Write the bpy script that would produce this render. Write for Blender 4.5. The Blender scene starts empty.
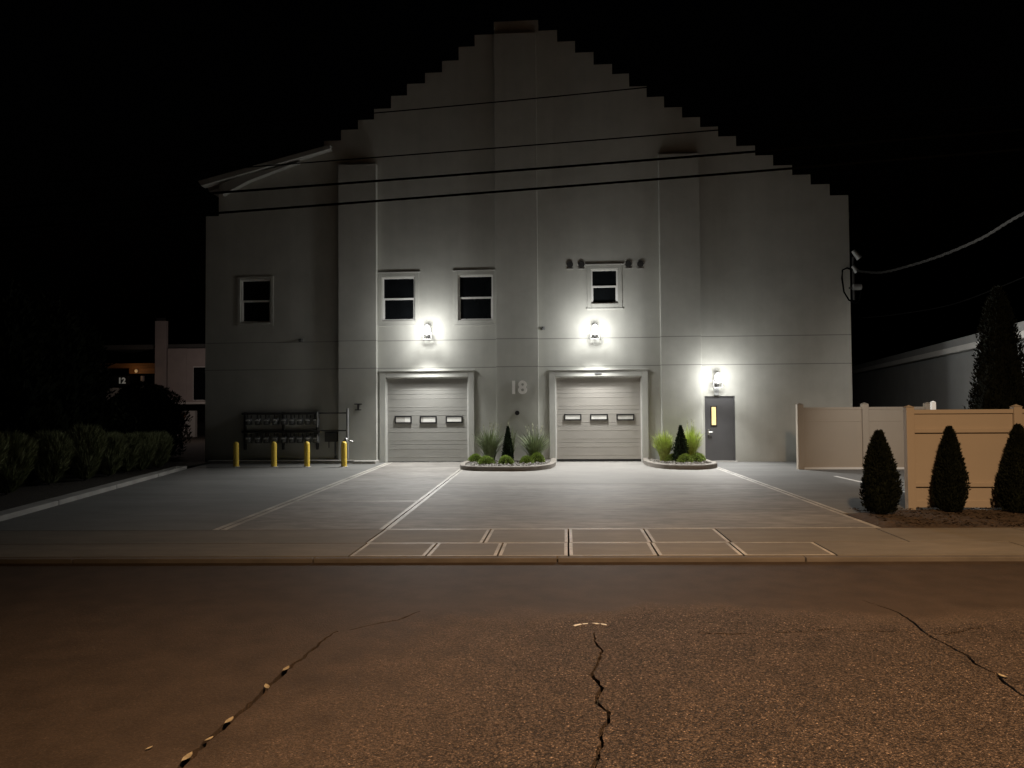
import bpy, bmesh, math, random
from math import sin, cos, pi, radians, atan, sqrt
from mathutils import Vector, Matrix, Euler
random.seed(7)
scene = bpy.context.scene
COL = scene.collection

# ------------------------------------------------------------------ camera
FPX, YAW, PITCH, ROLL, H, D = 742.0, radians(4.0), atan(21 / 742.0), 0.0075, 1.87, 24.3
CM = Matrix.Rotation(YAW, 3, 'Z') @ Matrix.Rotation(pi / 2 + PITCH, 3, 'X') @ Matrix.Rotation(-ROLL, 3, 'Z')
cam = bpy.data.cameras.new('camera')
cam.sensor_width = 36.0
cam.lens = FPX / 1024 * 36
cam.clip_end = 2000
camo = bpy.data.objects.new('camera', cam)
camo.matrix_world = Matrix.Translation((0, 0, H)) @ CM.to_4x4()
COL.objects.link(camo)
scene.camera = camo

def ray(x, y):
    return CM @ Vector(((x - 512) / FPX, (384 - y) / FPX, -1))
def F(x, y, Y=D):
    d = ray(x, y); t = Y / d.y
    return Vector((d.x * t, Y, H + d.z * t))
def G(x, y, z=0.0):
    d = ray(x, y); t = (z - H) / d.z
    return Vector((d.x * t, d.y * t, z))

# ------------------------------------------------------------------ materials
def mat(name, col, rough=0.8, var=None, bump=None, metal=0.0, emit=None, stretch=(1, 1, 1), var2=None, spec=0.5, trans=0.0, streak=0):
    m = bpy.data.materials.new(name); m.use_nodes = True
    nt = m.node_tree; N = nt.nodes; L = nt.links
    b = N['Principled BSDF']
    c = tuple(col) + (1,)
    b.inputs['Base Color'].default_value = c
    b.inputs['Roughness'].default_value = rough
    b.inputs['Metallic'].default_value = metal
    b.inputs['Specular IOR Level'].default_value = spec
    if emit:
        b.inputs['Emission Color'].default_value = tuple(emit[0]) + (1,)
        b.inputs['Emission Strength'].default_value = emit[1]
    tc = N.new('ShaderNodeTexCoord'); mp = N.new('ShaderNodeMapping')
    mp.inputs['Scale'].default_value = stretch
    L.new(tc.outputs['Object'], mp.inputs['Vector'])
    last = None
    for v in (var, var2, (3.0, streak) if streak else None):
        if not v: continue
        n = N.new('ShaderNodeTexNoise'); n.inputs['Scale'].default_value = v[0]; n.inputs['Detail'].default_value = 6
        n.inputs['Roughness'].default_value = 0.6
        if streak and v[1] == streak:
            m2 = N.new('ShaderNodeMapping'); m2.inputs['Scale'].default_value = (1, 1, .06); L.new(tc.outputs['Object'], m2.inputs['Vector']); L.new(m2.outputs['Vector'], n.inputs['Vector'])
        else: L.new(mp.outputs['Vector'], n.inputs['Vector'])
        mr = N.new('ShaderNodeMapRange')
        mr.inputs['From Min'].default_value = 0.3; mr.inputs['From Max'].default_value = 0.7
        mr.inputs['To Min'].default_value = 1 - v[1]; mr.inputs['To Max'].default_value = 1 + v[1]
        L.new(n.outputs['Fac'], mr.inputs['Value'])
        mx = N.new('ShaderNodeVectorMath'); mx.operation = 'SCALE'
        if last is None: mx.inputs[0].default_value = col
        else: L.new(last, mx.inputs[0])
        L.new(mr.outputs['Result'], mx.inputs['Scale'])
        last = mx.outputs['Vector']
    if last is not None: L.new(last, b.inputs['Base Color'])
    if bump:
        n = N.new('ShaderNodeTexNoise'); n.inputs['Scale'].default_value = bump[0]; n.inputs['Detail'].default_value = 4
        L.new(tc.outputs['Object'], n.inputs['Vector'])
        bp = N.new('ShaderNodeBump'); bp.inputs['Strength'].default_value = bump[1]
        bp.inputs['Distance'].default_value = bump[2] if len(bump) > 2 else 0.01
        L.new(n.outputs['Fac'], bp.inputs['Height']); L.new(bp.outputs['Normal'], b.inputs['Normal'])
    return m

Z1 = F(600, 338).z; Z2 = F(600, 366).z
def stucco_mat():
    m = mat('stucco', (0.47, 0.475, 0.44), 0.9, (0.35, 0.06), (55, 0.35, 0.006), var2=(1.4, 0.05), streak=0.035)
    nt = m.node_tree; N = nt.nodes; L = nt.links; b = N['Principled BSDF']
    tc = N.new('ShaderNodeTexCoord'); sp = N.new('ShaderNodeSeparateXYZ'); L.new(tc.outputs['Object'], sp.inputs[0])
    tot = None
    for z in (Z1, Z2):
        c = N.new('ShaderNodeMath'); c.operation = 'COMPARE'; c.inputs[1].default_value = z; c.inputs[2].default_value = 0.013
        L.new(sp.outputs['Z'], c.inputs[0])
        if tot is None: tot = c.outputs[0]
        else:
            a = N.new('ShaderNodeMath'); a.operation = 'MAXIMUM'; L.new(tot, a.inputs[0]); L.new(c.outputs[0], a.inputs[1]); tot = a.outputs[0]
    src = b.inputs['Base Color'].links[0].from_socket
    mx = N.new('ShaderNodeMix'); mx.data_type = 'RGBA'
    L.new(tot, mx.inputs['Factor']); L.new(src, mx.inputs['A']); mx.inputs['B'].default_value = (0.24, 0.24, 0.225, 1)
    L.new(mx.outputs['Result'], b.inputs['Base Color'])
    return m

def asphalt_mat():
    m = bpy.data.materials.new('road_asphalt'); m.use_nodes = True
    nt = m.node_tree; N = nt.nodes; L = nt.links; b = N['Principled BSDF']
    tc = N.new('ShaderNodeTexCoord'); P = tc.outputs['Object']
    def noise(s, d=4, r=0.55):
        n = N.new('ShaderNodeTexNoise'); n.inputs['Scale'].default_value = s; n.inputs['Detail'].default_value = d; n.inputs['Roughness'].default_value = r
        L.new(P, n.inputs['Vector']); return n.outputs['Fac']
    def mrange(v, a, c, x, y, smooth=False):
        r = N.new('ShaderNodeMapRange')
        if smooth: r.interpolation_type = 'SMOOTHSTEP'
        for k, q in zip(('From Min', 'From Max', 'To Min', 'To Max'), (a, c, x, y)): r.inputs[k].default_value = q
        L.new(v, r.inputs['Value']); return r.outputs['Result']
    def mth(op, a, c):
        q = N.new('ShaderNodeMath'); q.operation = op
        for i, v in enumerate((a, c)):
            if isinstance(v, (int, float)): q.inputs[i].default_value = v
            else: L.new(v, q.inputs[i])
        return q.outputs[0]
    vor = N.new('ShaderNodeTexVoronoi'); vor.inputs['Scale'].default_value = 105; L.new(P, vor.inputs['Vector'])
    vor2 = N.new('ShaderNodeTexVoronoi'); vor2.inputs['Scale'].default_value = 58; L.new(P, vor2.inputs['Vector'])
    fine = noise(48, 5, 0.7); big = noise(0.55, 4); mid = noise(3.2, 5)
    sp = N.new('ShaderNodeSeparateXYZ'); L.new(P, sp.inputs[0])
    # newer, tighter asphalt along gutter and left, wobbly border; left also paints lamp falloff
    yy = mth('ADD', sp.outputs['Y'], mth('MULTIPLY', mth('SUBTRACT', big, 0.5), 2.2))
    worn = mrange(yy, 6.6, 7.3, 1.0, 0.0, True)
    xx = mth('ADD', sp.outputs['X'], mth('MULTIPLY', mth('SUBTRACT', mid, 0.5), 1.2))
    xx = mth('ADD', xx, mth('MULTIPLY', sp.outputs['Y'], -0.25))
    worn_falloff = mrange(xx, -3.4, -1.2, 0.12, 1.0, True)
    w = mth('MULTIPLY', worn, worn_falloff)
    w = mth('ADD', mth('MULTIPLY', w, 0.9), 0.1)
    stone = mrange(vor.outputs['Distance'], 0.0, 0.75, 1.0, 0.0)
    stone2 = mrange(vor2.outputs['Distance'], 0.0, 0.8, 1.0, 0.0)
    hgt = mth('ADD', mth('MULTIPLY', stone, 0.4), mth('ADD', mth('MULTIPLY', stone2, 0.45), mth('MULTIPLY', fine, 1.1)))
    # colour: bitumen with paler stones showing where worn, then painted shading
    sc = N.new('ShaderNodeSeparateColor'); L.new(vor.outputs['Color'], sc.inputs[0])
    tint = mrange(sc.outputs[0], 0.2, 1.0, 0.72, 1.75)
    tint = mth('ADD', mth('MULTIPLY', mth('SUBTRACT', tint, 1.0), w), 1.0)
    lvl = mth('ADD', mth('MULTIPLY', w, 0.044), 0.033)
    lvl = mth('MULTIPLY', lvl, mth('MULTIPLY', tint, mrange(mid, 0.3, 0.7, 0.82, 1.18)))
    crev = mrange(hgt, 0.62, 1.25, 0.25, 1.75)  # shade between stones painted by height, on top of the darker bitumen
    crev = mth('ADD', mth('MULTIPLY', mth('SUBTRACT', crev, 1.0), w), 1.0)
    lvl = mth('MULTIPLY', lvl, crev)
    glint = mrange(sc.outputs[1], 0.93, 0.99, 0.0, 2.2)  # glints painted into the colour of scattered stones
    lvl = mth('MULTIPLY', lvl, mth('ADD', mth('MULTIPLY', glint, w), 1.0))
    cc = N.new('ShaderNodeCombineColor')
    L.new(mth('MULTIPLY', lvl, 1.3), cc.inputs[0]); L.new(mth('MULTIPLY', lvl, 0.95), cc.inputs[1]); L.new(mth('MULTIPLY', lvl, 0.72), cc.inputs[2])
    L.new(cc.outputs[0], b.inputs['Base Color'])
    b.inputs['Roughness'].default_value = 0.72
    b.inputs['Specular IOR Level'].default_value = 0.22
    bp = N.new('ShaderNodeBump'); bp.inputs['Distance'].default_value = 0.035
    L.new(mth('SUBTRACT', mth('MULTIPLY', w, 1.0), 0.06), bp.inputs['Strength'])
    L.new(hgt, bp.inputs['Height']); L.new(bp.outputs['Normal'], b.inputs['Normal'])
    return m

M = {}
M['stucco'] = stucco_mat()
M['trim'] = mat('stucco_trim', (0.50, 0.505, 0.475), 0.85, (1.5, 0.06), (60, 0.2, 0.004))
M['white_frame'] = mat('window_vinyl', (0.72, 0.72, 0.70), 0.45, (3, 0.04))
M['glass'] = mat('dark_glass', (0.006, 0.007, 0.008), 0.22, (1.3, 0.3), spec=0.25)
M['door_panel'] = mat('garage_door_paint', (0.36, 0.358, 0.335), 0.6, (0.9, 0.07), (9, 0.12, 0.004), stretch=(1, 1, 5))
M['door_tan'] = mat('garage_door_paint_tan', (0.40, 0.383, 0.35), 0.6, (0.9, 0.07), (9, 0.12, 0.004), stretch=(1, 1, 5))
M['black'] = mat('black_rubber', (0.012, 0.012, 0.012), 0.6, (8, 0.2))
M['lite'] = mat('lit_door_window', (0.6, 0.6, 0.57), 0.3, (6, 0.15), emit=((0.95, 0.93, 0.84), 0.28))
M['lite_dim'] = mat('lit_door_window_dim', (0.5, 0.5, 0.47), 0.3, (6, 0.15), emit=((0.95, 0.9, 0.8), 0.12))
M['warm_lite'] = mat('lit_door_lite', (0.7, 0.55, 0.3), 0.3, (14, 0.3), emit=((1.0, 0.72, 0.30), 0.85))
M['steel_door'] = mat('grey_steel_door', (0.085, 0.085, 0.09), 0.5, (1.4, 0.1), (30, 0.05, 0.003))
M['metal'] = mat('brushed_metal', (0.55, 0.55, 0.54), 0.35, (12, 0.1), metal=0.9)
M['galv'] = mat('grey_galvanised', (0.30, 0.31, 0.31), 0.5, (6, 0.15), metal=0.4)
M['meter'] = mat('meter_grey', (0.13, 0.135, 0.135), 0.5, (7, 0.15))
M['dial'] = mat('meter_dial_cover', (0.62, 0.63, 0.62), 0.25, (9, 0.1))
M['pipe'] = mat('dark_pipe', (0.05, 0.05, 0.05), 0.5, (7, 0.2))
M['digits'] = mat('pale_digits', (0.88, 0.87, 0.84), 0.4, (9, 0.04))
M['dark_metal'] = mat('dark_flashing', (0.035, 0.035, 0.034), 0.6, (4, 0.2))
M['roof'] = mat('roof_sheet', (0.10, 0.10, 0.095), 0.7, (1.2, 0.15))
M['fascia'] = mat('pale_fascia', (0.36, 0.36, 0.34), 0.7, (1.2, 0.1))
M['yellow'] = mat('yellow_paint', (0.85, 0.60, 0.085), 0.45, (5, 0.10), (20, 0.08, 0.003))
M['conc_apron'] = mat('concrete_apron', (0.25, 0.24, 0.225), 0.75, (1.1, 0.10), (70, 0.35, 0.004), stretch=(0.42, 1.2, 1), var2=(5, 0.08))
M['conc'] = mat('concrete_broomed', (0.20, 0.188, 0.172), 0.72, (0.8, 0.34), (70, 0.4, 0.004), stretch=(0.42, 1.15, 1), var2=(5.5, 0.34))
M['conc_lot'] = mat('asphalt_lot', (0.16, 0.16, 0.153), 0.8, (0.9, 0.16), (80, 0.5, 0.005), stretch=(0.25, 1.2, 1), var2=(6, 0.12))
M['asph_lot'] = mat('asphalt_lot_dark', (0.15, 0.15, 0.145), 0.8, (0.9, 0.16), (80, 0.5, 0.005), stretch=(0.25, 1.2, 1), var2=(6, 0.12))
M['border'] = mat('concrete_trowelled_edge', (0.40, 0.38, 0.345), 0.58, (1.3, 0.38), (25, 0.08, 0.003), var2=(11, 0.25))
M['walk'] = mat('sidewalk_concrete', (0.165, 0.148, 0.122), 0.75, (1.2, 0.18), (70, 0.35, 0.004), stretch=(0.4, 1.2, 1), var2=(5, 0.12))
M['kerb'] = mat('kerb_concrete', (0.34, 0.33, 0.31), 0.8, (2.0, 0.18), (40, 0.3, 0.005))
M['bed_kerb'] = mat('planter_kerb', (0.22, 0.20, 0.175), 0.8, (2.5, 0.15), (40, 0.3, 0.005))
M['soil'] = mat('dark_soil', (0.03, 0.023, 0.016), 0.95, (7, 0.4), (24, 0.9, 0.03))
M['mulch'] = mat('bark_mulch', (0.055, 0.036, 0.022), 0.95, (9, 0.5), (22, 1.0, 0.03))
M['gravelbed'] = mat('bed_mulch', (0.16, 0.15, 0.14), 0.95, (14, 0.4), (26, 1.0, 0.03))
M['stone'] = mat('pebble', (0.24, 0.225, 0.20), 0.8, (5, 0.35), (40, 0.2, 0.004))
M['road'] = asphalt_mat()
M['base'] = mat('ground_base', (0.022, 0.02, 0.018), 0.95, (2, 0.3), (8, 0.5, 0.02))
M['gutter'] = mat('gutter_kerb', (0.11, 0.095, 0.08), 0.8, (2.0, 0.2), (40, 0.3, 0.005))
M['paint'] = mat('white_road_paint', (0.72, 0.72, 0.70), 0.6, (8, 0.15))
M['vinyl'] = mat('tan_vinyl', (0.38, 0.33, 0.27), 0.55, (0.8, 0.05), (3, 0.03, 0.005))
M['vinyl_white'] = mat('white_vinyl', (0.74, 0.73, 0.70), 0.5, (2, 0.03))
M['conifer'] = mat('arborvitae_leaf', (0.008, 0.010, 0.006), 0.8, (9, 0.4), spec=0.06)
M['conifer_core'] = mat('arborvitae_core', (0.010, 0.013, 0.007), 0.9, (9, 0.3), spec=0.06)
M['smallcon'] = mat('dwarf_conifer_leaf', (0.022, 0.036, 0.020), 0.8, (12, 0.4), spec=0.06)
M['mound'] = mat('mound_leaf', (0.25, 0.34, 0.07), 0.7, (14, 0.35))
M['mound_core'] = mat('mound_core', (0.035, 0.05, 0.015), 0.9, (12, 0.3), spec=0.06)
M['grass_bright'] = mat('bright_blade', (0.38, 0.46, 0.115), 0.6, (9, 0.35))
M['grass_grey'] = mat('grey_green_blade', (0.17, 0.21, 0.105), 0.65, (9, 0.35))
M['plume'] = mat('pale_plume', (0.40, 0.40, 0.28), 0.8, (14, 0.25))
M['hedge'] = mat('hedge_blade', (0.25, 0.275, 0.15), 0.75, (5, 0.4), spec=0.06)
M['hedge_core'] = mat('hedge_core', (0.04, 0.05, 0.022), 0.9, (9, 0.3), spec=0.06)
M['tree_dark'] = mat('dark_conifer_leaf', (0.004, 0.005, 0.003), 0.9, (5, 0.3), spec=0.06)
M['bush_leaf'] = mat('round_bush_leaf', (0.06, 0.07, 0.04), 0.9, (5, 0.3), spec=0.06)
M['bush'] = mat('dark_bush_leaf', (0.009, 0.011, 0.006), 0.8, (5, 0.4), spec=0.06)
M['bark'] = mat('bark', (0.05, 0.038, 0.028), 0.9, (9, 0.3), (30, 0.6, 0.01))
M['house_wall'] = mat('house_wall', (0.42, 0.37, 0.35), 0.85, (1.5, 0.08), (50, 0.2, 0.004))
M['house_white'] = mat('house_pale', (0.62, 0.61, 0.57), 0.8, (1.5, 0.06))
M['orange_wood'] = mat('orange_beam', (0.34, 0.16, 0.055), 0.6, (2.5, 0.25), stretch=(0.4, 1, 3))
M['sign_dark'] = mat('dark_sign', (0.01, 0.01, 0.01), 0.6, (3, 0.2))
M['sign_lit'] = mat('lit_digits', (0.5, 0.5, 0.46), 0.5, (3, 0.1), emit=((1, 0.97, 0.85), 0.07))
M['bulb_small'] = mat('porch_bulb', (0.9, 0.7, 0.4), 0.4, (3, 0.1), emit=((1, 0.7, 0.35), 0.12))
M['nb_wall'] = mat('neighbour_wall', (0.27, 0.28, 0.28), 0.85, (1.0, 0.08), (30, 0.2, 0.004))
M['nb_fascia'] = mat('neighbour_gutter', (0.62, 0.62, 0.60), 0.6, (1.0, 0.06))
M['cable'] = mat('black_cable', (0.003, 0.003, 0.003), 0.95, (4, 0.2), spec=0.02)
M['cable_pale'] = mat('grey_cable', (0.022, 0.022, 0.021), 0.6, (20, 0.3), spec=0.1)
M['jar'] = mat('lamp_glass', (0.9, 0.9, 0.9), 0.3, (3, 0.03), emit=((1.0, 0.98, 0.94), 6.0))
M['lamp_body'] = mat('lamp_housing', (0.22, 0.22, 0.22), 0.5, (6, 0.1), metal=0.3)
M['leaf'] = mat('fallen_leaf', (0.27, 0.23, 0.155), 0.8, (30, 0.35))

# ------------------------------------------------------------------ mesh helpers
class MB:
    def __init__(s): s.v = []; s.f = []; s.mi = []
    def add(s, vs, fs, mi=0):
        o = len(s.v); s.v += [Vector(p) for p in vs]
        for q in fs: s.f.append([i + o for i in q]); s.mi.append(mi)
        return s
    def box(s, x0, x1, y0, y1, z0, z1, mi=0):
        x0, x1 = min(x0, x1), max(x0, x1); y0, y1 = min(y0, y1), max(y0, y1); z0, z1 = min(z0, z1), max(z0, z1)
        vs = [(x0,y0,z0),(x1,y0,z0),(x1,y1,z0),(x0,y1,z0),(x0,y0,z1),(x1,y0,z1),(x1,y1,z1),(x0,y1,z1)]
        return s.add(vs, [(0,3,2,1),(4,5,6,7),(0,1,5,4),(1,2,6,5),(2,3,7,6),(3,0,4,7)], mi)
    def bar(s, p, q, w, h, mi=0):          # box along a segment
        p = Vector(p); q = Vector(q); d = (q - p).normalized()
        u = d.cross(Vector((0, 0, 1)))
        u = u.normalized() if u.length > 1e-4 else Vector((1, 0, 0))
        n = u.cross(d)
        vs = []
        for a in (p, q):
            for su, sn in ((-1,-1),(1,-1),(1,1),(-1,1)): vs.append(a + u*su*w/2 + n*sn*h/2)
        return s.add(vs, [(0,3,2,1),(4,5,6,7),(0,1,5,4),(1,2,6,5),(2,3,7,6),(3,0,4,7)], mi)
    def tube(s, pts, r, n=8, mi=0, caps=True):
        pts = [Vector(p) for p in pts]; vs = []; fs = []
        rr = r if isinstance(r, (list, tuple)) else [r] * len(pts)
        ref = Vector((0.13, 0.31, 0.94))
        for i, p in enumerate(pts):
            d = (pts[min(i+1, len(pts)-1)] - pts[max(i-1, 0)]).normalized()
            u = d.cross(ref)
            if u.length < 1e-3: u = d.cross(Vector((1, 0, 0)))
            u.normalize(); w = d.cross(u)
            for k in range(n):
                a = 2*pi*k/n; vs.append(p + (u*cos(a) + w*sin(a)) * rr[i])
        for i in range(len(pts)-1):
            for k in range(n): fs.append((i*n+k, i*n+(k+1)%n, (i+1)*n+(k+1)%n, (i+1)*n+k))
        if caps:
            fs.append(tuple(reversed(range(n)))); fs.append(tuple((len(pts)-1)*n + k for k in range(n)))
        return s.add(vs, fs, mi)
    def lathe(s, c, prof, n=20, mi=0):
        vs = []; fs = []; c = Vector(c)
        for (r, z) in prof:
            for k in range(n): a = 2*pi*k/n; vs.append(c + Vector((r*cos(a), r*sin(a), z)))
        m = len(prof)
        for i in range(m-1):
            for k in range(n): fs.append((i*n+k, i*n+(k+1)%n, (i+1)*n+(k+1)%n, (i+1)*n+k))
        fs.append(tuple(reversed(range(n)))); fs.append(tuple((m-1)*n+k for k in range(n)))
        return s.add(vs, fs, mi)
    def prism(s, pts, off, mi=0):          # polygon swept by a vector
        pts = [Vector(p) for p in pts]; n = len(pts); off = Vector(off)
        vs = pts + [p + off for p in pts]
        fs = [tuple(range(n)), tuple(reversed(range(n, 2*n)))]
        for i in range(n): j = (i+1) % n; fs.append((i, i+n, j+n, j))
        return s.add(vs, fs, mi)
    def build(s, name, mats, parent=None, bevel=0.0, smooth=False):
        me = bpy.data.meshes.new(name)
        base = Vector((0, 0, 0))
        if parent is not None:
            base = Vector(parent.get('_b', (0, 0, 0)))
        me.from_pydata([v - base for v in s.v], [], s.f)
        for m in (mats if isinstance(mats, (list, tuple)) else [mats]): me.materials.append(m)
        for p, i in zip(me.polygons, s.mi): p.material_index = i
        bm = bmesh.new(); bm.from_mesh(me); bmesh.ops.recalc_face_normals(bm, faces=bm.faces)
        if bevel:
            es = [e for e in bm.edges if len(e.link_faces) == 2 and e.calc_face_angle(0) > 0.6]
            bmesh.ops.bevel(bm, geom=es, offset=bevel, segments=2, affect='EDGES', profile=0.6)
        bm.to_mesh(me); bm.free()
        if smooth:
            for p in me.polygons: p.use_smooth = True
        o = bpy.data.objects.new(name, me); COL.objects.link(o)
        if parent is not None:
            o.parent = parent; o['_b'] = tuple(base)
        return o
    def raw(s, name, mats, parent=None):   # no normal recalculation (foliage cards)
        me = bpy.data.meshes.new(name)
        base = Vector((0, 0, 0))
        if parent is not None: base = Vector(parent.get('_b', (0, 0, 0)))
        me.from_pydata([v - base for v in s.v], [], s.f)
        for m in (mats if isinstance(mats, (list, tuple)) else [mats]): me.materials.append(m)
        me.polygons.foreach_set('material_index', s.mi)
        o = bpy.data.objects.new(name, me); COL.objects.link(o)
        if parent is not None: o.parent = parent; o['_b'] = tuple(base)
        return o

def thing(name, label, cat, loc, group=None):
    o = bpy.data.objects.new(name, None); COL.objects.link(o)
    o.location = loc; o['_b'] = tuple(loc); o.empty_display_size = 0.2
    return tag(o, label, cat, group)
def tag(o, label, cat, group=None):
    o['label'] = label; o['category'] = cat
    if group: o['group'] = group
    return o
def struct(o, kind='structure'):
    o['kind'] = kind; return o
def copy_tree(o, parent=None):
    c = o.copy(); COL.objects.link(c)
    if parent is not None: c.parent = parent
    for ch in [q for q in bpy.data.objects if q.parent == o]:
        copy_tree(ch, c)
    return c

# ------------------------------------------------------------------ world
w = bpy.data.worlds.new('World'); scene.world = w; w.use_nodes = True
nt = w.node_tree
sky = nt.nodes.new('ShaderNodeTexSky'); sky.sky_type = 'NISHITA'; sky.sun_disc = False
sky.sun_elevation = radians(-4); sky.sun_rotation = radians(200)
nt.links.new(sky.outputs[0], nt.nodes['Background'].inputs[0])
nt.nodes['Background'].inputs[1].default_value = 0.012
scene.view_settings.view_transform = 'Standard'; scene.view_settings.look = 'None'
scene.view_settings.exposure = 0; scene.view_settings.gamma = 1; scene.view_settings.use_curve_mapping = False

# ------------------------------------------------------------------ ground sheets
YK = 9.12                                              # face of the kerb towards the road
SKEW = 0.045                                           # the street runs a touch askew to the facade
def yk(x): return YK + SKEW * x * 1.0
MB().add([(-250,-250,-0.16),(250,-250,-0.16),(250,250,-0.16),(-250,250,-0.16)], [(0,1,2,3)])\
    .build('ground', M['base'])['kind'] = 'structure'

def crack_poly(pts, wid, seed):
    rnd = random.Random(seed); P = [G(x, y, -0.05).to_2d() for x, y in pts]
    Q = []
    for a, b in zip(P, P[1:]):
        n = max(2, int((b - a).length / 0.05))
        for k in range(n): Q.append(a.lerp(b, k / n))
    Q.append(P[-1])
    L_, R_ = [], []
    for i, q in enumerate(Q):
        d = (Q[min(i+1, len(Q)-1)] - Q[max(i-1, 0)]).normalized(); n = Vector((-d.y, d.x))
        t = i / (len(Q)-1); ww = wid * (0.35 + 0.65*min(1, 4*t)*min(1, 6*(1-t)+0.3)) * rnd.uniform(0.55, 1.3)
        j = n * rnd.uniform(-0.3, 0.3) * wid
        L_.append(q + j + n*ww/2); R_.append(q + j - n*ww/2)
    return L_ + R_[::-1]
CR = [([(594,632),(595,641),(602,651),(598,663),(592,675),(602,688),(597,696),(596,703),(609,712),(608,722),(601,729),(602,742),(597,756),(594,768),(588,790)], 0.026, 1),
      ([(337,631),(326,638),(303,658),(286,670),(266,688),(250,704),(230,722),(210,738),(187,761),(168,785)], 0.036, 2),
      ([(862,600),(880,606),(895,611),(909,619),(920,629),(931,636.5),(952,648),(968,656),(977,665.5),(990,671),(999,675),(1005,684),(1023,695),(1050,712)], 0.024, 3),
      ([(934,634.6),(948,634),(958,632),(969,629),(985,628)], 0.032, 4),
      ([(695,632),(706,633.5),(735,634),(748,633)], 0.028, 5), ([(762,632.6),(790,632),(808,631.6)], 0.022, 9), ([(842,630.5),(870,631),(902,632)], 0.02, 10), ([(814,630.6),(832,629)], 0.04, 6),
      ([(349,630),(375,624),(398,620),(420,611)], 0.02, 7),
      ([(1012,683),(1022,682),(1045,680)], 0.022, 8)]
bm = bmesh.new(); edges = []; holes = []
def loop(pts, z):
    vs = [bm.verts.new((p[0], p[1], z)) for p in pts]
    return vs, [bm.edges.new((vs[i], vs[(i+1) % len(vs)])) for i in range(len(vs))]
outer = [(-70, -22), (70, -22), (70, yk(70)), (-70, yk(-70))]
vs, es = loop(outer, -0.05); edges += es
for pts, wd, sd in CR:
    vs, es = loop(crack_poly(pts, wd, sd), -0.05); edges += es; holes += es
bmesh.ops.triangle_fill(bm, use_beauty=True, use_dissolve=False, edges=edges, normal=(0, 0, 1))
r = bmesh.ops.extrude_edge_only(bm, edges=holes)
for v in [g for g in r['geom'] if isinstance(g, bmesh.types.BMVert)]: v.co.z -= 0.05
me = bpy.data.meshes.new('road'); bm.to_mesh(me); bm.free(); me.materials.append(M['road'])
road = bpy.data.objects.new('road', me); COL.objects.link(road); struct(road)

# painted tick marks beside the middle crack
pm = MB()
for pts in ([(573,625.2),(580,623.6),(582,624.1),(575,625.8)], [(582.5,623.4),(588,623.0),(588,623.6),(583,624)], [(592,622.8),(597,622.9),(600,623.7),(596,623.7)], [(600.5,623.2),(606,624),(607,625),(602,624.4)]):
    pm.prism([G(x, y, -0.044) for x, y in pts], (0, 0, -0.003))
struct(pm.build('road_paint_mark', M['paint']))

# slabs with trowelled borders
def slab(mb, quad, bw, top=0.0, th=0.10, gap=0.012, field=0):
    """quad: 4 ground corners counter-clockwise; bw: border width of each edge"""
    P = [Vector((p[0], p[1])) for p in quad]
    def inset(w):
        out = []
        L_ = []
        for i in range(4):
            a, b = P[i], P[(i+1) % 4]; d = (b - a).normalized(); n = Vector((-d.y, d.x)); L_.append((a + n*w[i], d))
        for i in range(4):
            (a, d), (b, e) = L_[i-1], L_[i]
            t = ((b.x-a.x)*e.y - (b.y-a.y)*e.x) / (d.x*e.y - d.y*e.x)
            out.append(a + d*t)
        return out
    o = inset([gap]*4); q = inset([gap + b for b in bw])
    V = lambda p, z: (p.x, p.y, z)
    for i in range(4):
        j = (i+1) % 4
        if bw[i] > 0.001 or bw[i-1] > 0.001 or bw[j] > 0.001:
            mb.add([V(o[i], top), V(o[j], top), V(q[j], top), V(q[i], top)], [(0,1,2,3)], 1 if bw[i] > 0.001 else field)
        mb.add([V(o[i], top), V(o[i], top-th), V(o[j], top-th), V(o[j], top)], [(0,1,2,3)], field)
    mb.add([V(p, top) for p in q], [(0,1,2,3)], field)

def yf(x): return 10.14 + SKEW*x                       # joint along the middle of the pavement
def yb(x): return 11.25 + SKEW*x                       # back of the pavement
def line_x(name, y):                                   # the three long joints of the lot
    (x0, y0), (x1, y1) = {'a': ((-5.28, 11.52), (-5.62, 20.36)), 'b': ((-2.69, 9.2), (-3.01, 21.34)), 'c': ((4.68, 12.85), (4.45, 21.44))}[name]
    return x0 + (x1-x0)*(y-y0)/(y1-y0)
walk = MB()
near = [-70, -50, -30, -20, -14, -9, line_x('b', 9.6), G(431,550).x, G(500,550).x, G(568.5,550).x, G(655,550).x, G(738,550).x, G(828,550).x, 5.9, 8.2, 10.5, 15, 20, 40, 70]
far = [-70, -50, -30, -20, -14, -9, line_x('b', 10.6), G(487,536).x, G(568.5,536).x, G(648,536).x, G(724,536).x, 4.6, 6.6, 9.5, 13, 20, 40, 70]
for xs, lo, hi in ((near, lambda x: yk(x)+0.145, yf), (far, yf, yb)):
    for a, b in zip(xs, xs[1:]):
        mid = (a+b)/2
        bw = 0.042 if -2.9 < mid < 3.0 else 0.0
        slab(walk, [(a, lo(a)), (b, lo(b)), (b, hi(b)), (a, hi(a))], [bw*0.7, bw, bw*0.7, bw], top=0.0)
struct(walk.build('sidewalk', [M['walk'], M['border']]))
kb = MB()
xs = [-70, -40, -20, -12, -6.1, -3.1, -0.1, 2.9, 5.95, 9, 12, 20, 40, 70]
for a, b in zip(xs, xs[1:]):
    a2, b2 = a+0.006, b-0.006
    kb.prism([(a2, yk(a), -0.15), (b2, yk(b), -0.15), (b2, yk(b), 0.0), (a2, yk(a), 0.0)], (0, 0.125, 0))
struct(kb.build('street_kerb', M['gutter'], bevel=0.012))

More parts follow.
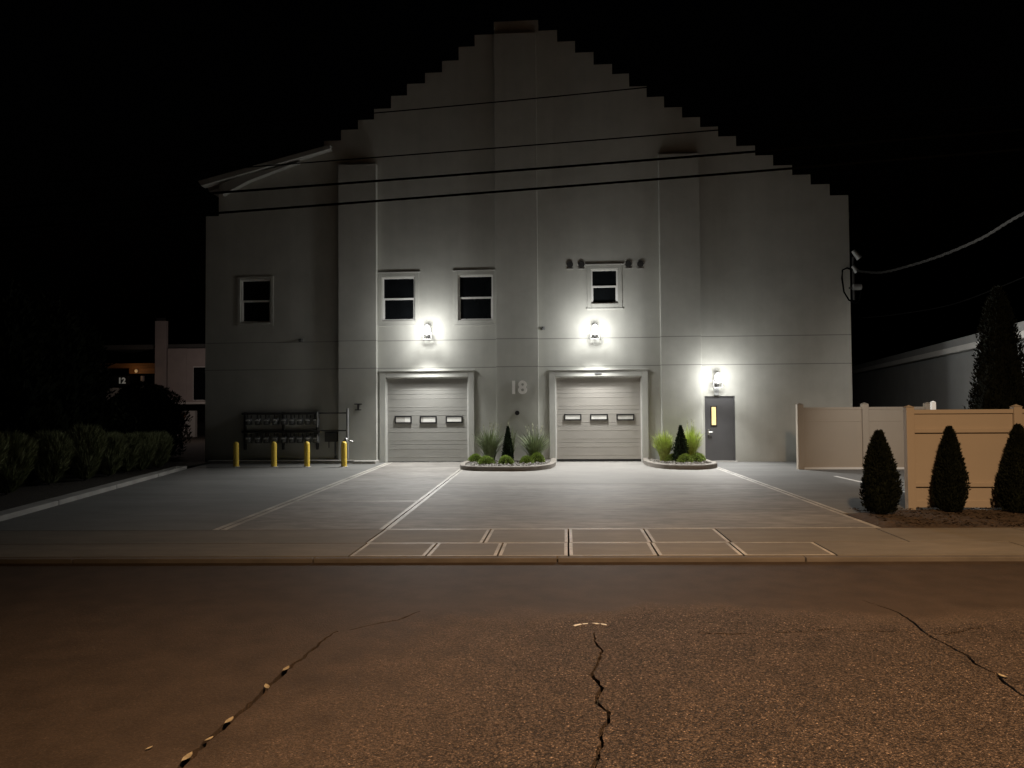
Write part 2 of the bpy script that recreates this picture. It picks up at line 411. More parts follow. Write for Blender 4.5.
# the lot
lot = MB()
kx0, ky0, kx1, ky1 = -9.22, 11.05, -11.48, 21.93
def kerb_x(y): return kx0 + (kx1-kx0)*(y-ky0)/(ky1-ky0)
YS = 17.63
def lotslab(l0, l1, y0, y1, bw, field):
    fx0 = l0 if callable(l0) else (lambda y: line_x(l0, y)); fx1 = l1 if callable(l1) else (lambda y: line_x(l1, y))
    q = []
    for fx, yy in ((fx0, y0), (fx1, y0), (fx1, y1), (fx0, y1)):
        y = yy(0) if callable(yy) else yy
        for _ in range(3):
            x = fx(y); y = yy(x) if callable(yy) else yy
        q.append((x, y))
    slab(lot, q, bw, field=field, gap=0.012)
YB = D - 0.0
yj = 14.6
lotslab(kerb_x, 'a', yb, YB, [0, 0.10, 0, 0], 3)
lotslab('a', 'b', yb, lambda x: yj + SKEW*x, [0.0, 0.065, 0.06, 0.10], 2)
lotslab('a', 'b', lambda x: yj + SKEW*x, YB, [0.05, 0.065, 0, 0.10], 2)
lotslab('b', 'c', yb, YS, [0.05, 0.08, 0.0, 0.07], 2)
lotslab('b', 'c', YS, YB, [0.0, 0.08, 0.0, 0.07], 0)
lotslab('c', lambda y: 22.0, lambda x: 12.95 + 0*x, YB, [0, 0, 0, 0.08], 4)
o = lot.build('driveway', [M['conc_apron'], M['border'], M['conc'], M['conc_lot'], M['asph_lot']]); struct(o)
# painted bay line inside the fence
a = G(835, 476, 0.004); b = G(1000, 513, 0.004)
d = (b - a).normalized(); n = Vector((-d.y, d.x, 0))*0.05
struct(MB().prism([a-n, b-n, b+n, a+n], (0, 0, -0.003)).build('parking_line', M['paint']))
# mulch strip before the fence
mx = line_x('c', 12.9)
mul = MB()
pts = [(mx+0.03, 12.9), (5.15, 11.25+SKEW*5.15+0.02), (30, yb(30)+0.02), (30, 13.9), (5.7, 13.9), (5.4, 13.5)]
nx, ny = 60, 12
rows = []
rnd = random.Random(5)
vs = []; fs = []
for j in range(ny+1):
    for i in range(nx+1):
        x0 = 4.73 + (i/nx)**1.5*25
        lo = yb(x0)+0.02
        hi = 13.45 if x0 > 5.3 else 12.95 + (x0-4.75)*0.6
        y = lo + (hi-lo)*j/ny
        edge = min(j, ny-j, i)
        vs.append((x0, y, -0.01 + min(edge, 2)*0.022 + rnd.uniform(-1, 1)*0.008*min(edge, 1)))
for j in range(ny):
    for i in range(nx): k = j*(nx+1)+i; fs.append((k, k+1, k+nx+2, k+nx+1))
struct(MB().add(vs, fs).build('mulch_bed', M['mulch'], smooth=True))
# bark chips on it
ch = MB(); rnd = random.Random(11)
for _ in range(1800):
    x = rnd.uniform(4.9, 9.8); lo = yb(x)+0.05; y = rnd.uniform(lo, 13.35)
    p = Vector((x, y, 0.036)); e = Euler((rnd.uniform(-.5,.5), rnd.uniform(-.5,.5), rnd.uniform(0, 6.3))).to_matrix()
    l, wd = rnd.uniform(0.015, 0.045), rnd.uniform(0.006, 0.014)
    ch.add([p + e @ Vector(q) for q in ((-l,-wd,0),(l,-wd,0.004),(l,wd,0),(-l,wd,0.006))], [(0,1,2,3)])
struct(ch.raw('bark_chips', M['mulch']), 'stuff')
# left bed and kerb
MB().add([(kerb_x(yb(-9.3))-0.15, yb(-9.3)+0.01, 0.03), (kx1-0.15, ky1, 0.05), (kx1-0.6, 60, 0.05), (-60, 60, 0.05), (-60, yb(-60)+0.01, 0.03)], [(0,1,2,3,4)])\
    .build('planting_bed', M['soil'])['kind'] = 'structure'
k2 = MB()
ys = [11.0, 13.8, 16.6, 19.4, 21.95]
for a, b in zip(ys, ys[1:]):
    k2.prism([(kerb_x(a)-0.34, a+0.006, -0.1), (kerb_x(a), a+0.006, -0.1), (kerb_x(a), a+0.006, 0.09), (kerb_x(a)-0.34, a+0.006, 0.09)], (kerb_x(b)-kerb_x(a), b-a-0.012, 0))
struct(k2.build('lot_kerb', M['kerb'], bevel=0.02))
# ground behind and beside the warehouse
MB().add([(9.3, D-0.02, -0.02), (60, D-0.02, -0.02), (60, 120, -0.02), (9.3, 120, -0.02)], [(0,1,2,3)]).build('side_yard', M['asph_lot'])['kind'] = 'structure'
MB().add([(-12.1, 22.0, -0.02), (-11.0, D, -0.02), (-11.0, 90, -0.02), (-12.1, 90, -0.02)], [(0,1,2,3)]).build('side_path', M['soil'])['kind'] = 'structure'

# ------------------------------------------------------------------ warehouse
XL, XR = -12.10, 9.15
PB = [(-7.45, -6.17), (-2.20, -0.82), (3.13, 4.41)]
W = thing('warehouse', 'tall grey stucco warehouse with stepped gable, two garage doors and number 18', 'warehouse', (-1.5, D, 0))
stepR = [(538,20),(557,30),(575,41),(593.5,52),(612,64),(629,73.5),(646.5,86),(664,96.5),(682,107),(700,117),(718,126.5),(736,136),(755,145.5),(773,155),(792,165),(810.5,174.5),(829.6,184),(849,195)]
stepL = [(493.8,20),(474.6,35),(458.6,47),(442,61),(425,73),(407,84),(391,96),(374,109),(358,120),(341,130),(324,141)]
prof = [(XL, -0.05), (XR, -0.05)]
q = [(F(x, y).x, F(x, y).z) for x, y in stepR]; q[-1] = (XR, q[-1][1])
for i in range(len(q)-1, 0, -1):
    prof.append((q[i][0], q[i][1])); prof.append((q[i-1][0], q[i][1]))
zt = q[0][1]
prof.append((q[0][0], zt))
p = [(F(x, y).x, F(x, y).z) for x, y in stepL]
prof.append((p[0][0], zt))
for i in range(1, len(p)):
    prof.append((p[i-1][0], p[i][1])); prof.append((p[i][0], p[i][1]))
e = F(324, 147); prof.append((e.x, e.z))
e = F(219, 178); prof.append((e.x, e.z)); e2 = F(219, 216); prof.append((e.x, e2.z)); prof.append((XL, e2.z))
def rect(x0, y0, x1, y1):                               # picture box -> (x0, x1, z0, z1) on the facade
    a, b = F(x0, (y0+y1)/2), F(x1, (y0+y1)/2); t, u = F((x0+x1)/2, y0), F((x0+x1)/2, y1)
    return a.x, b.x, u.z, t.z
WIN = [rect(240.5,279.5,270.5,322.5), rect(382,277,415,320.5), rect(458,275,493,320), rect(591,269,618,303.5)]
GD = [rect(386,377.5,468.5,463), rect(555.5,376.5,642,462.5)]
GD = [(a, b, -0.05, t) for a, b, z, t in GD]
PD = rect(705,396,735.5,460.5); PD = (PD[0], PD[1], -0.05, PD[3])
bm = bmesh.new(); edges = []
def loop3(pts):
    vs = [bm.verts.new((x, D, z)) for x, z in pts]
    return [bm.edges.new((vs[i], vs[(i+1) % len(vs)])) for i in range(len(vs))]
prof2 = []
for a in prof:
    if not prof2 or (abs(a[0]-prof2[-1][0]) + abs(a[1]-prof2[-1][1])) > 1e-4: prof2.append(a)
# doors cut the bottom edge: notch them into the outline
notch = [prof2[0]]
for a, b, z, t in GD + [PD]:
    notch += [(a, -0.05), (a, t), (b, t), (b, -0.05)]
edges += loop3(notch + prof2[1:])
for a, b, z0, z1 in WIN: edges += loop3([(a, z0), (b, z0), (b, z1), (a, z1)])
bmesh.ops.triangle_fill(bm, use_beauty=True, use_dissolve=False, edges=edges, normal=(0, -1, 0))
r = bmesh.ops.extrude_face_region(bm, geom=list(bm.faces))
for v in [g for g in r['geom'] if isinstance(g, bmesh.types.BMVert)]: v.co.y += 0.35
bmesh.ops.recalc_face_normals(bm, faces=bm.faces)
for v in bm.verts: v.co -= Vector((-1.5, D, 0))
me = bpy.data.meshes.new('front_wall'); bm.to_mesh(me); bm.free(); me.materials.append(M['stucco'])
fw = bpy.data.objects.new('front_wall', me); COL.objects.link(fw); fw.parent = W; fw['_b'] = (-1.5, D, 0)
YE = D + 32
sw = MB()
sw.box(XL, XL+0.3, D+0.352, YE, -0.05, 8.3).box(XR-0.3, XR, D+0.352, YE, -0.05, 8.3).box(XL+0.302, XR-0.302, YE-0.3, YE, -0.05, 8.6)
sw.box(XL+0.302, XR-0.302, D+0.8, D+0.9, -0.05, 8.2)
sw.build('side_wall', M['stucco'], W)
# roof: behind the stepped parapet; flared eave slab on the left reaching in front of the wall
rf = MB()
zr = zt - 0.7; xm = (p[0][0]+q[0][0])/2
rf.prism([(xm, D+0.352, zr), (XR+0.15, D+0.352, 8.05), (XR+0.15, D+0.352, 7.85), (xm, D+0.352, zr-0.25)], (0, 31.5, 0))
xk = p[-1][0]; zk = p[-1][1]-0.25
rf.prism([(xm-0.002, D+0.352, zr), (xm-0.002, D+0.352, zr-0.25), (xk, D+0.352, zk-0.25), (xk, D+0.352, zk)], (0, 31.5, 0))
rf.build('roof', M['roof'], W)
ev = MB(); YV = D-0.32
t0, t1 = F(330, 144.5, YV), F(198, 181, YV)
ev.prism([t0, t1, t1+Vector((0.10,0,-0.16)), t0+Vector((0,0,-0.14))], (0, 0.31, 0))
ev.prism([t0+Vector((0,0.67,0)), t1+Vector((0,0.67,0)), t1+Vector((0.05,0.67,-0.16)), t0+Vector((0,0.67,-0.14))], (0, 31, 0))
ev.build('eave', M['fascia'], W)
eb = MB(); YV = D-0.22
eb.prism([F(x, y, YV) for x, y in [(220.5,183.5),(240,176),(270,168.5),(300,161.5),(270,172.5),(248,181),(222,195)]], (0, 0.215, 0))
eb.build('eave_return', M['fascia'], W, bevel=0.015)
# pilasters
PD_ = 0.21
PT = [F(359, 166).z, F(516, 36).z, F(680, 155.5).z]
for (a, b), t in zip(PB, PT):
    pl = MB().box(a, b, D-PD_, D+0.01, -0.05, t).build('pilaster', M['stucco'], W, bevel=0.012)
# shallow control joint beads up the facade
# windows
for i, (a, b, z0, z1) in enumerate(WIN):
    fr = MB(); t = 0.05; y0, y1 = D+0.05, D+0.13
    fr.box(a+.004, a+t, y0, y1, z0+.004, z1-.004).box(b-t, b-.004, y0, y1, z0+.004, z1-.004).box(a+t, b-t, y0, y1, z1-t, z1-.004).box(a+t, b-t, y0, y1, z0+.004, z0+t)
    wo = fr.build('window', M['white_frame'], W, bevel=0.006)
    zm = (z0+z1)/2
    s = MB().box(a+t, b-t, y0+.012, y1-.01, zm-0.03, zm+0.03)
    s.box(a+t, a+t+.025, y0+.03, y1-.02, z0+t, zm-.03).box(b-t-.025, b-t, y0+.03, y1-.02, z0+t, zm-.03)
    s.build('sash', M['white_frame'], wo, bevel=0.004)
    MB().box(a+t, b-t, y1-.03, y1-.02, zm+.03, z1-t).build('pane', M['glass'], wo)
    MB().box(a+t+.025, b-t-.025, y1-.025, y1-.015, z0+t, zm-.03).build('pane', M['glass'], wo)
    m_ = 0.13 if i else 0.10; pr = 0.024
    c = MB(); A, B, Z0, Z1_ = a-m_, b+m_, z0-m_-0.02, z1+m_
    c.box(A, a-.001, D-pr, D+.008, Z0, Z1_).box(b+.001, B, D-pr, D+.008, Z0, Z1_).box(a, b, D-pr, D+.008, z1+.001, Z1_).box(a, b, D-pr, D+.008, Z0, z0-.001)
    c.build('window_surround', M['stucco'], wo, bevel=0.008)
    if i:
        MB().box(A-0.05, B+0.05, D-0.04, D+.006, Z1_+.003, Z1_+.04).build('window_hood', M['trim'], wo, bevel=0.008)
        MB().box(A-0.03, B+0.03, D-0.045, D+.006, Z0-.04, Z0-.003).build('window_sill', M['trim'], wo, bevel=0.008)
# garage doors
LITES = [[(394.5,416,411.5,423.5),(419.5,416,436.5,423.5),(445.5,416,462.5,423)], [(564,414,581.5,420.5),(590,414,608,420.5),(616.5,414,634.5,420.5)]]
for gi, (a, b, z0, z1) in enumerate(GD):
    dm = M['door_panel'] if gi == 0 else M['door_tan']
    d = MB(); y0, y1 = D+0.05, D+0.11; n = 5
    top = z1; bot = 0.09 if gi else 0.03
    hh = (top-bot)/n
    for k in range(n):
        za, zb = bot+k*hh, bot+(k+1)*hh-.008
        d.box(a+.002, b-.002, y0, y1, za, zb)
        for rz in (0.25, 0.75): d.box(a+.03, b-.03, y0-.003, y0+.004, za+hh*rz-.012, za+hh*rz+.012)
    g = d.build('garage_door', dm, W, bevel=0.005)
    g['label'] = 'grey garage door' if gi == 0 else 'slightly pinkish tan garage door'
    MB().box(a+.002, b-.002, y0-.012, y1-.02, -0.02, bot-.004).build('bottom_seal', M['black'], g)
    for li, (x0, ya, x1, yb_) in enumerate(LITES[gi]):
        A, B, Z0, Z1_ = rect(x0, ya, x1, yb_)
        A -= .0; t = 0.045; yy = y0-.03
        f_ = MB(); f_.box(A, B, yy, y0+.01, Z1_-t, Z1_).box(A, B, yy, y0+.01, Z0, Z0+t).box(A, A+t, yy, y0+.01, Z0+t, Z1_-t).box(B-t, B, yy, y0+.01, Z0+t, Z1_-t)
        f_.build('window_frame', M['black'], g, bevel=0.008)
        mm = M['lite_dim'] if (gi == 1 and li == 2) else M['lite']
        if gi == 0 and li in (0, 1):
            xs = A+t+(B-A-2*t)*(0.64 if li == 0 else 0.17)
            MB().box(A+t, xs-.01, yy+.012, y0+.008, Z0+t, Z1_-t).build('window_pane', M['lite_dim'], g)
            MB().box(xs-.009, B-t, yy+.012, y0+.008, Z0+t, Z1_-t).build('window_pane', M['lite'], g)
        else:
            MB().box(A+t, B-t, yy+.012, y0+.008, Z0+t, Z1_-t).build('window_pane', mm, g)
    t = 0.20; pr = 0.065
    c = MB()
    c.box(a-t, a-.001, D-pr, D+.008, -.02, z1+t).box(b+.001, b+t, D-pr, D+.008, -.02, z1+t).box(a, b, D-pr, D+.008, z1+.001, z1+t)
    c.build('door_trim', M['trim'], g, bevel=0.01)
    c = MB(); c.box(a-t-.02, b+t+.02, D-pr-.035, D+.006, z1+t+.003, z1+t+.05)
    c.build('trim_ledge', M['trim'], g, bevel=0.008)
    # inner stop mouldings
    c = MB(); c.box(a+.003, a+.035, D+.01, D+.047, -.02, z1-.04).box(b-.035, b-.003, D+.01, D+.047, -.02, z1-.04).box(a+.003, b-.003, D+.01, D+.047, z1-.038, z1-.003)
    c.build('door_stop', M['white_frame'], g, bevel=0.004)
    if gi: MB().box(a+.3*(b-a)+.45, a+.3*(b-a)+.67, D-pr-.012, D-pr+.005, z1+.07, z1+.12).build('door_plate', M['meter'], g)
    MB().box(a+.004, b-.004, D-.04, D+.09, -.02, 0.012).build('threshold', M['kerb'], g)
# personnel door
a, b, z0, z1 = PD
pd = MB().box(a+.045, b-.045, D+.06, D+.105, 0.035, z1-.045).build('door', M['steel_door'], W, bevel=0.005)
MB().box(a+.003, a+.043, D+.03, D+.15, -.02, z1-.003).box(b-.043, b-.003, D+.03, D+.15, -.02, z1-.003).box(a+.044, b-.044, D+.03, D+.15, z1-.043, z1-.003).build('door_frame', M['steel_door'], pd, bevel=0.004)
A, B, Z0, Z1_ = rect(712.0, 407, 716.2, 425)
MB().box(A, B, D+.045, D+.075, Z0, Z1_).build('window_pane', M['warm_lite'], pd)
t = .035
MB().box(A-t, A-.001, D+.04, D+.075, Z0-t, Z1_+t).box(B+.001, B+t, D+.04, D+.075, Z0-t, Z1_+t).box(A, B, D+.04, D+.075, Z1_+.001, Z1_+t).box(A, B, D+.04, D+.075, Z0-t, Z0-.001).build('window_frame', M['black'], pd, bevel=0.006)
hx = F(709, 432); hz = hx.z
hd = MB().tube([(hx.x, D+.065, hz), (hx.x, D+.0, hz)], 0.014).tube([(hx.x-.01, D+.0, hz), (hx.x+.12, D+.0, hz-.005)], 0.014)
hd.box(hx.x-.03, hx.x+.03, D+.05, D+.065, hz-.09, hz+.09).build('handle', M['metal'], pd, bevel=0.003)
MB().box(a-.05, b+.05, D-.15, D+.1, -.02, 0.025).build('threshold', M['kerb'], pd, bevel=0.006)
# base ledge under the meters
bl = MB()
x1 = GD[0][0]-0.205
bl.box(XL+0.3, F(358, 462).x, D-0.42, D+.006, -0.02, 0.10)
bl.box(F(358, 462).x+.004, x1, D-0.62, D+.006, -0.02, 0.09)
bl.build('base_ledge', M['kerb'], W, bevel=0.015)
# house number
def text_mesh(s, size, depth):
    cu = bpy.data.curves.new('t', 'FONT'); cu.body = s; cu.size = size; cu.extrude = depth; cu.align_x = 'CENTER'; cu.align_y = 'CENTER'
    cu.offset = size*0.032
    ob = bpy.data.objects.new('t', cu); COL.objects.link(ob)
    dg = bpy.context.evaluated_depsgraph_get(); m_ = bpy.data.meshes.new_from_object(ob.evaluated_get(dg))
    bpy.data.objects.remove(ob); bpy.data.curves.remove(cu)
    return m_
def text_part(s, size, depth, loc, material, parent, name):
    m_ = text_mesh(s, size, depth); m_.materials.clear(); m_.materials.append(material)
    base = Vector(parent['_b'])
    R = Matrix.Rotation(pi/2, 4, 'X')
    m_.transform(Matrix.Translation(Vector(loc)-base) @ R)
    m_.name = name
    o = bpy.data.objects.new(name, m_); COL.objects.link(o); o.parent = parent; o['_b'] = tuple(base); return o
c = F(518, 388, D-.29)
text_part('18', 0.58, 0.03, (c.x, D-PD_-.05, c.z), M['digits'], W, 'house_number')
c = F(517, 413, D-.37)
bx = tag(MB().tube([(c.x, D-PD_-.002, c.z), (c.x, D-PD_-.07, c.z)], 0.075, 16).tube([(c.x, D-PD_-.069, c.z), (c.x, D-PD_-.09, c.z)], 0.045, 12).build('key_box', M['black']), 'small round black fitting on the pillar below the number 18', 'key box')

# wall fittings
def pipe_vent(x, y, label):
    c = F(x, y, D-.1)
    t = thing('wall_vent', label, 'vent', (c.x, D, c.z), 'round vents beside the small upper window')
    MB().tube([(c.x, D-.003, c.z), (c.x, D-.02, c.z-.0)], 0.085, 14).build('vent_pipe', M['pipe'], t)
    MB().tube([(c.x, D-.018, c.z), (c.x, D-.034, c.z)], 0.105, 14).build('vent_hood', M['dark_metal'], t)
    MB().box(c.x-.10, c.x+.10, D-.03, D-.003, c.z-.16, c.z-.125).build('pale_underside', M['fascia'], t, bevel=.004)  # pale strip paints the lit underside of the vent
pipe_vent(570, 264, 'outer dark round vent to the left of the small upper window')
pipe_vent(581.5, 264, 'inner dark round vent touching the left end of the small window hood')
pipe_vent(628.5, 263.5, 'inner dark round vent near the right end of the small window hood')
pipe_vent(640.5, 263.5, 'outer dark round vent to the right of the small upper window')
def camera_fit(x, y, y0, label):
    c = F(x, y, y0-.1)
    t = thing('security_camera', label, 'camera', (c.x, y0, c.z))
    MB().box(c.x-.05, c.x+.05, y0-.05, y0-.003, c.z-.05, c.z+.05).tube([(c.x, y0-.04, c.z), (c.x-.03, y0-.06, c.z)], .02).build('bracket', M['galv'], t, bevel=.004)
    MB().tube([(c.x-.07, y0-.09, c.z-.03), (c.x-.02, y0-.06, c.z+.0)], .045, 12).build('camera_body', M['dark_metal'], t)
camera_fit(543.5, 328, D, 'small dark security camera on wall between centre pillar and right lamp')
camera_fit(301, 340, D, 'small camera on the dim left wall below the left window')
c = F(357, 407, D-.36)
tag(MB().box(c.x-.13, c.x+.13, D-PD_-.022, D-PD_-.002, c.z+.08, c.z+.11).box(c.x-.03, c.x+.03, D-PD_-.022, D-PD_-.002, c.z-.08, c.z+.08).box(c.x-.11, c.x+.11, D-PD_-.022, D-PD_-.002, c.z-.11, c.z-.08).build('wall_bracket', M['pipe'], bevel=.004), 'small dark wall bracket on the left pillar above the standpipe', 'bracket')

# ------------------------------------------------------------------ wall lamps
def wall_lamp(x, y, label, e, conduit=False, thr=1.0):
    c = F(x, y, D-0.30); x, z = c.x, c.z
    t = thing('wall_lamp', label, 'wall lamp', (x, D, z), 'lit wall lamps on the warehouse front')
    MB().box(x-.07, x+.07, D-.05, D-.003, z-.32, z-.10).tube([(x, D-.04, z-.24), (x, D-.27, z-.24)], .03).build('backplate', M['lamp_body'], t, bevel=.01)
    g = MB()
    for s in (-1, 1):
        g.tube([(x+s*.135, D-.28, z-.34), (x+s*.135, D-.28, z-.10)], .014, 8)
    g.bar((x-.135, D-.28, z-.16), (x+.135, D-.28, z-.16), .05, .045).bar((x-.135, D-.28, z-.335), (x+.135, D-.28, z-.335), .05, .03)
    g.build('guard', M['lamp_body'], t)
    MB().lathe((x, D-.28, z-.12), [(.03, 0), (.085, .015), (.10, .08), (.095, .16), (.06, .215), (.02, .23)], 18).build('glass_jar', M['jar'], t, smooth=True)
    MB().lathe((x, D-.28, z+.13), [(.105, -.015), (.09, .015), (.05, .035), (.02, .04)], 18).build('hood', M['lamp_body'], t, smooth=True)
    MB().lathe((x, D-.28, z-.19), [(.03, -.05), (.07, -.03), (.075, .04), (.05, .06)], 14).build('base_cup', M['lamp_body'], t, smooth=True)
    if conduit:
        MB().box(x-.075, x+.075, D-.07, D-.003, F(720, 395.5).z+.01, z-.345).build('conduit', M['galv'], t, bevel=.006)
    def light(kind, name, loc, en, rad, **kw):
        l = bpy.data.lights.new(name, kind); l.energy = en; l.shadow_soft_size = rad; l.color = kw.get('col', (1.0, 0.985, 0.95))
        o = bpy.data.objects.new(name, l); COL.objects.link(o); o.parent = t; o.location = Vector(loc)-Vector((x, D, z))
        if kind == 'SPOT':
            l.spot_size = kw['size']; l.spot_blend = kw['blend']; o.rotation_euler = kw['rot']
        return o
    # downward bulb beam (shade cuts it above the lamp), forward throw, and an added point off the fixture washing the wall
    light('SPOT', 'lamp_beam', (x, D-.40, z-.05), 52*e, .07, size=radians(156), blend=.6, rot=(0, 0, 0))
    light('SPOT', 'lamp_throw', (x, D-.52, z-.12), 1500*e*thr, .08, size=radians(118), blend=.8, rot=(radians(-29), 0, 0))
    light('POINT', 'wall_wash', (x, D-.82, z-.02), 90*e*(1/thr)**.8, .16)
    return t
wall_lamp(427, 329, 'lit wall lamp between the two windows above the left garage door', 1.0)
wall_lamp(595, 328.5, 'lit wall lamp under the small window above the right garage door', 1.0)
wall_lamp(718, 377, 'lit wall lamp with conduit just above the dark grey door', 0.62, True, .6)

# ------------------------------------------------------------------ gas meters
zu, zl = F(285, 421).z, F(285, 439).z
xsu = [249, 258.5, 267, 275.8, 284.4, 292.3, 300.2, 308.3, 316.2]
mt = thing('pipe_manifold', 'dark horizontal gas pipes on wall carrying two rows of meters', 'pipe', (F(285, 430).x, D, zl))
for zz, yy in ((F(285, 413.5).z, D-.16), (F(285, 431.5).z, D-.16)):
    MB().tube([(F(244, 413).x, yy, zz), (F(321, 413).x, yy, zz)], .04, 10).build('pipe', M['pipe'], mt)
MB().tube([(F(320.3, 413).x, D-.30, F(285, 412).z), (F(320.3, 413).x, D-.30, F(285, 427).z)], .03, 10).tube([(F(320.3, 413).x, D-.30, F(285, 434).z), (F(320.3, 413).x, D-.30, F(285, 441).z)], .026, 10).build('riser', M['galv'], mt)
for xx in (246, 284, 318):
    X = F(xx, 430).x
    MB().box(X-.03, X+.03, D-.12, D-.003, zl-.35, F(285, 412).z).build('wall_strut', M['pipe'], mt)
ORD = ['first', 'second', 'third', 'fourth', 'fifth', 'sixth', 'seventh', 'eighth', 'last']
proto = None
for row, zz in (('upper', zu), ('lower', zl)):
    for i, px in enumerate(xsu):
        X = F(px, 425, D-.2).x
        lab = '%s grey gas meter from the left in the %s row on the wall' % (ORD[i], row)
        if proto is None:
            t = thing('gas_meter', lab, 'gas meter', (X, D-.16, zz), 'gas meters on the dim left wall'); proto = t
            MB().box(X-.095, X+.095, D-.29, D-.13, zz-.13, zz+.09).build('meter_body', M['meter'], t, bevel=.035)
            MB().box(X-.07, X+.07, D-.315, D-.289, zz+.0, zz+.055).build('dial_cover', M['dial'], t, bevel=.008)
            MB().tube([(X+.02, D-.33, zz-.055), (X+.02, D-.289, zz-.055)], .04, 14).build('regulator', M['galv'], t)
            MB().tube([(X-.06, D-.16, zz+.08), (X-.06, D-.16, zz+.24)], .02, 8).build('inlet_pipe', M['pipe'], t)
            MB().tube([(X+.06, D-.16, zz+.08), (X+.06, D-.16, zz+.20)], .02, 8).build('outlet_pipe', M['pipe'], t)
        else:
            t = copy_tree(proto); t.location = (X, D-.16, zz); t['label'] = lab
sp_ = F(347.5, 425, D-.5)
t = thing('standpipe', 'upright grey pipe with valve on the wall behind last bollard', 'standpipe', (sp_.x, D-.5, 0.16))
YP = D-.5
zt_, zb_ = F(347, 408.5, YP).z, F(347, 440, YP).z
MB().tube([(sp_.x, YP, zt_), (sp_.x, YP, 0.16)], .045, 12).build('pipe', M['galv'], t)
for yy in (413, 430.5):
    zz = F(340, yy, YP).z
    MB().tube([(sp_.x, YP, zz), (F(322, yy, D-.3).x, YP, zz)], .022, 8).tube([(F(322, yy, D-.3).x, YP, zz), (F(322, yy, D-.3).x, D-.16, zz)], .022, 8).build('branch_pipe', M['pipe'], t)
v = MB().lathe((sp_.x-.03, YP-.06, zb_-.04), [(.03, -.1), (.07, -.06), (.075, .04), (.05, .10), (.02, .13)], 12)
v.tube([(sp_.x-.02, YP-.06, zb_+.0), (sp_.x+.18, YP-.08, zb_-.03)], [.035, .02], 8).tube([(sp_.x+.16, YP-.08, zb_-.03), (sp_.x+.2, YP-.08, zb_-.07)], .03, 8)
v.build('valve', M['metal'], t, smooth=True)
c = F(331, 437, D-.15)
bx = thing('utility_box', 'dark utility box on wall between meters and standpipe', 'box', (c.x, D, c.z))
MB().box(c.x-.22, c.x+.2, D-.14, D-.003, c.z-.16, c.z+.16).build('box_body', M['pipe'], bx, bevel=.012)
MB().tube([(c.x+.12, D-.07, c.z-.16), (c.x+.12, D-.07, 0.16)], .028, 8).tube([(c.x-.1, D-.06, c.z-.16), (c.x-.1, D-.06, c.z-.36)], .02, 8).build('conduit', M['meter'], bx)

# ------------------------------------------------------------------ bollards
bp0 = None
for (x, y, lab) in ((236, 467, 'leftmost yellow bollard, before the dark wall left of the meters'), (274, 467, 'yellow bollard, second from the left, before the middle of the meters'), (307, 467, 'yellow bollard, third from the left, before the right end of the meters'), (344, 467, 'rightmost yellow bollard, before the standpipe')):
    c = G(x, y)
    if bp0 is None:
        t = thing('bollard', lab, 'bollard', (c.x, c.y, 0), 'yellow bollards before the gas meters'); bp0 = t
        MB().lathe((c.x, c.y, -.02), [(.085, 0), (.085, .72), (.078, .76), (.055, .795), (.02, .81)], 24).build('post', M['yellow'], t, smooth=False)
        MB().lathe((c.x, c.y, 0), [(.13, 0.002), (.125, .012), (.09, .02)], 24).build('footing_collar', M['kerb'], t)
        for pp in [q for q in bpy.data.objects if q.parent == t][0].data.polygons: pp.use_smooth = len(pp.vertices) == 4
    else:
        t = copy_tree(bp0); t.location = (c.x, c.y, 0); t['label'] = lab

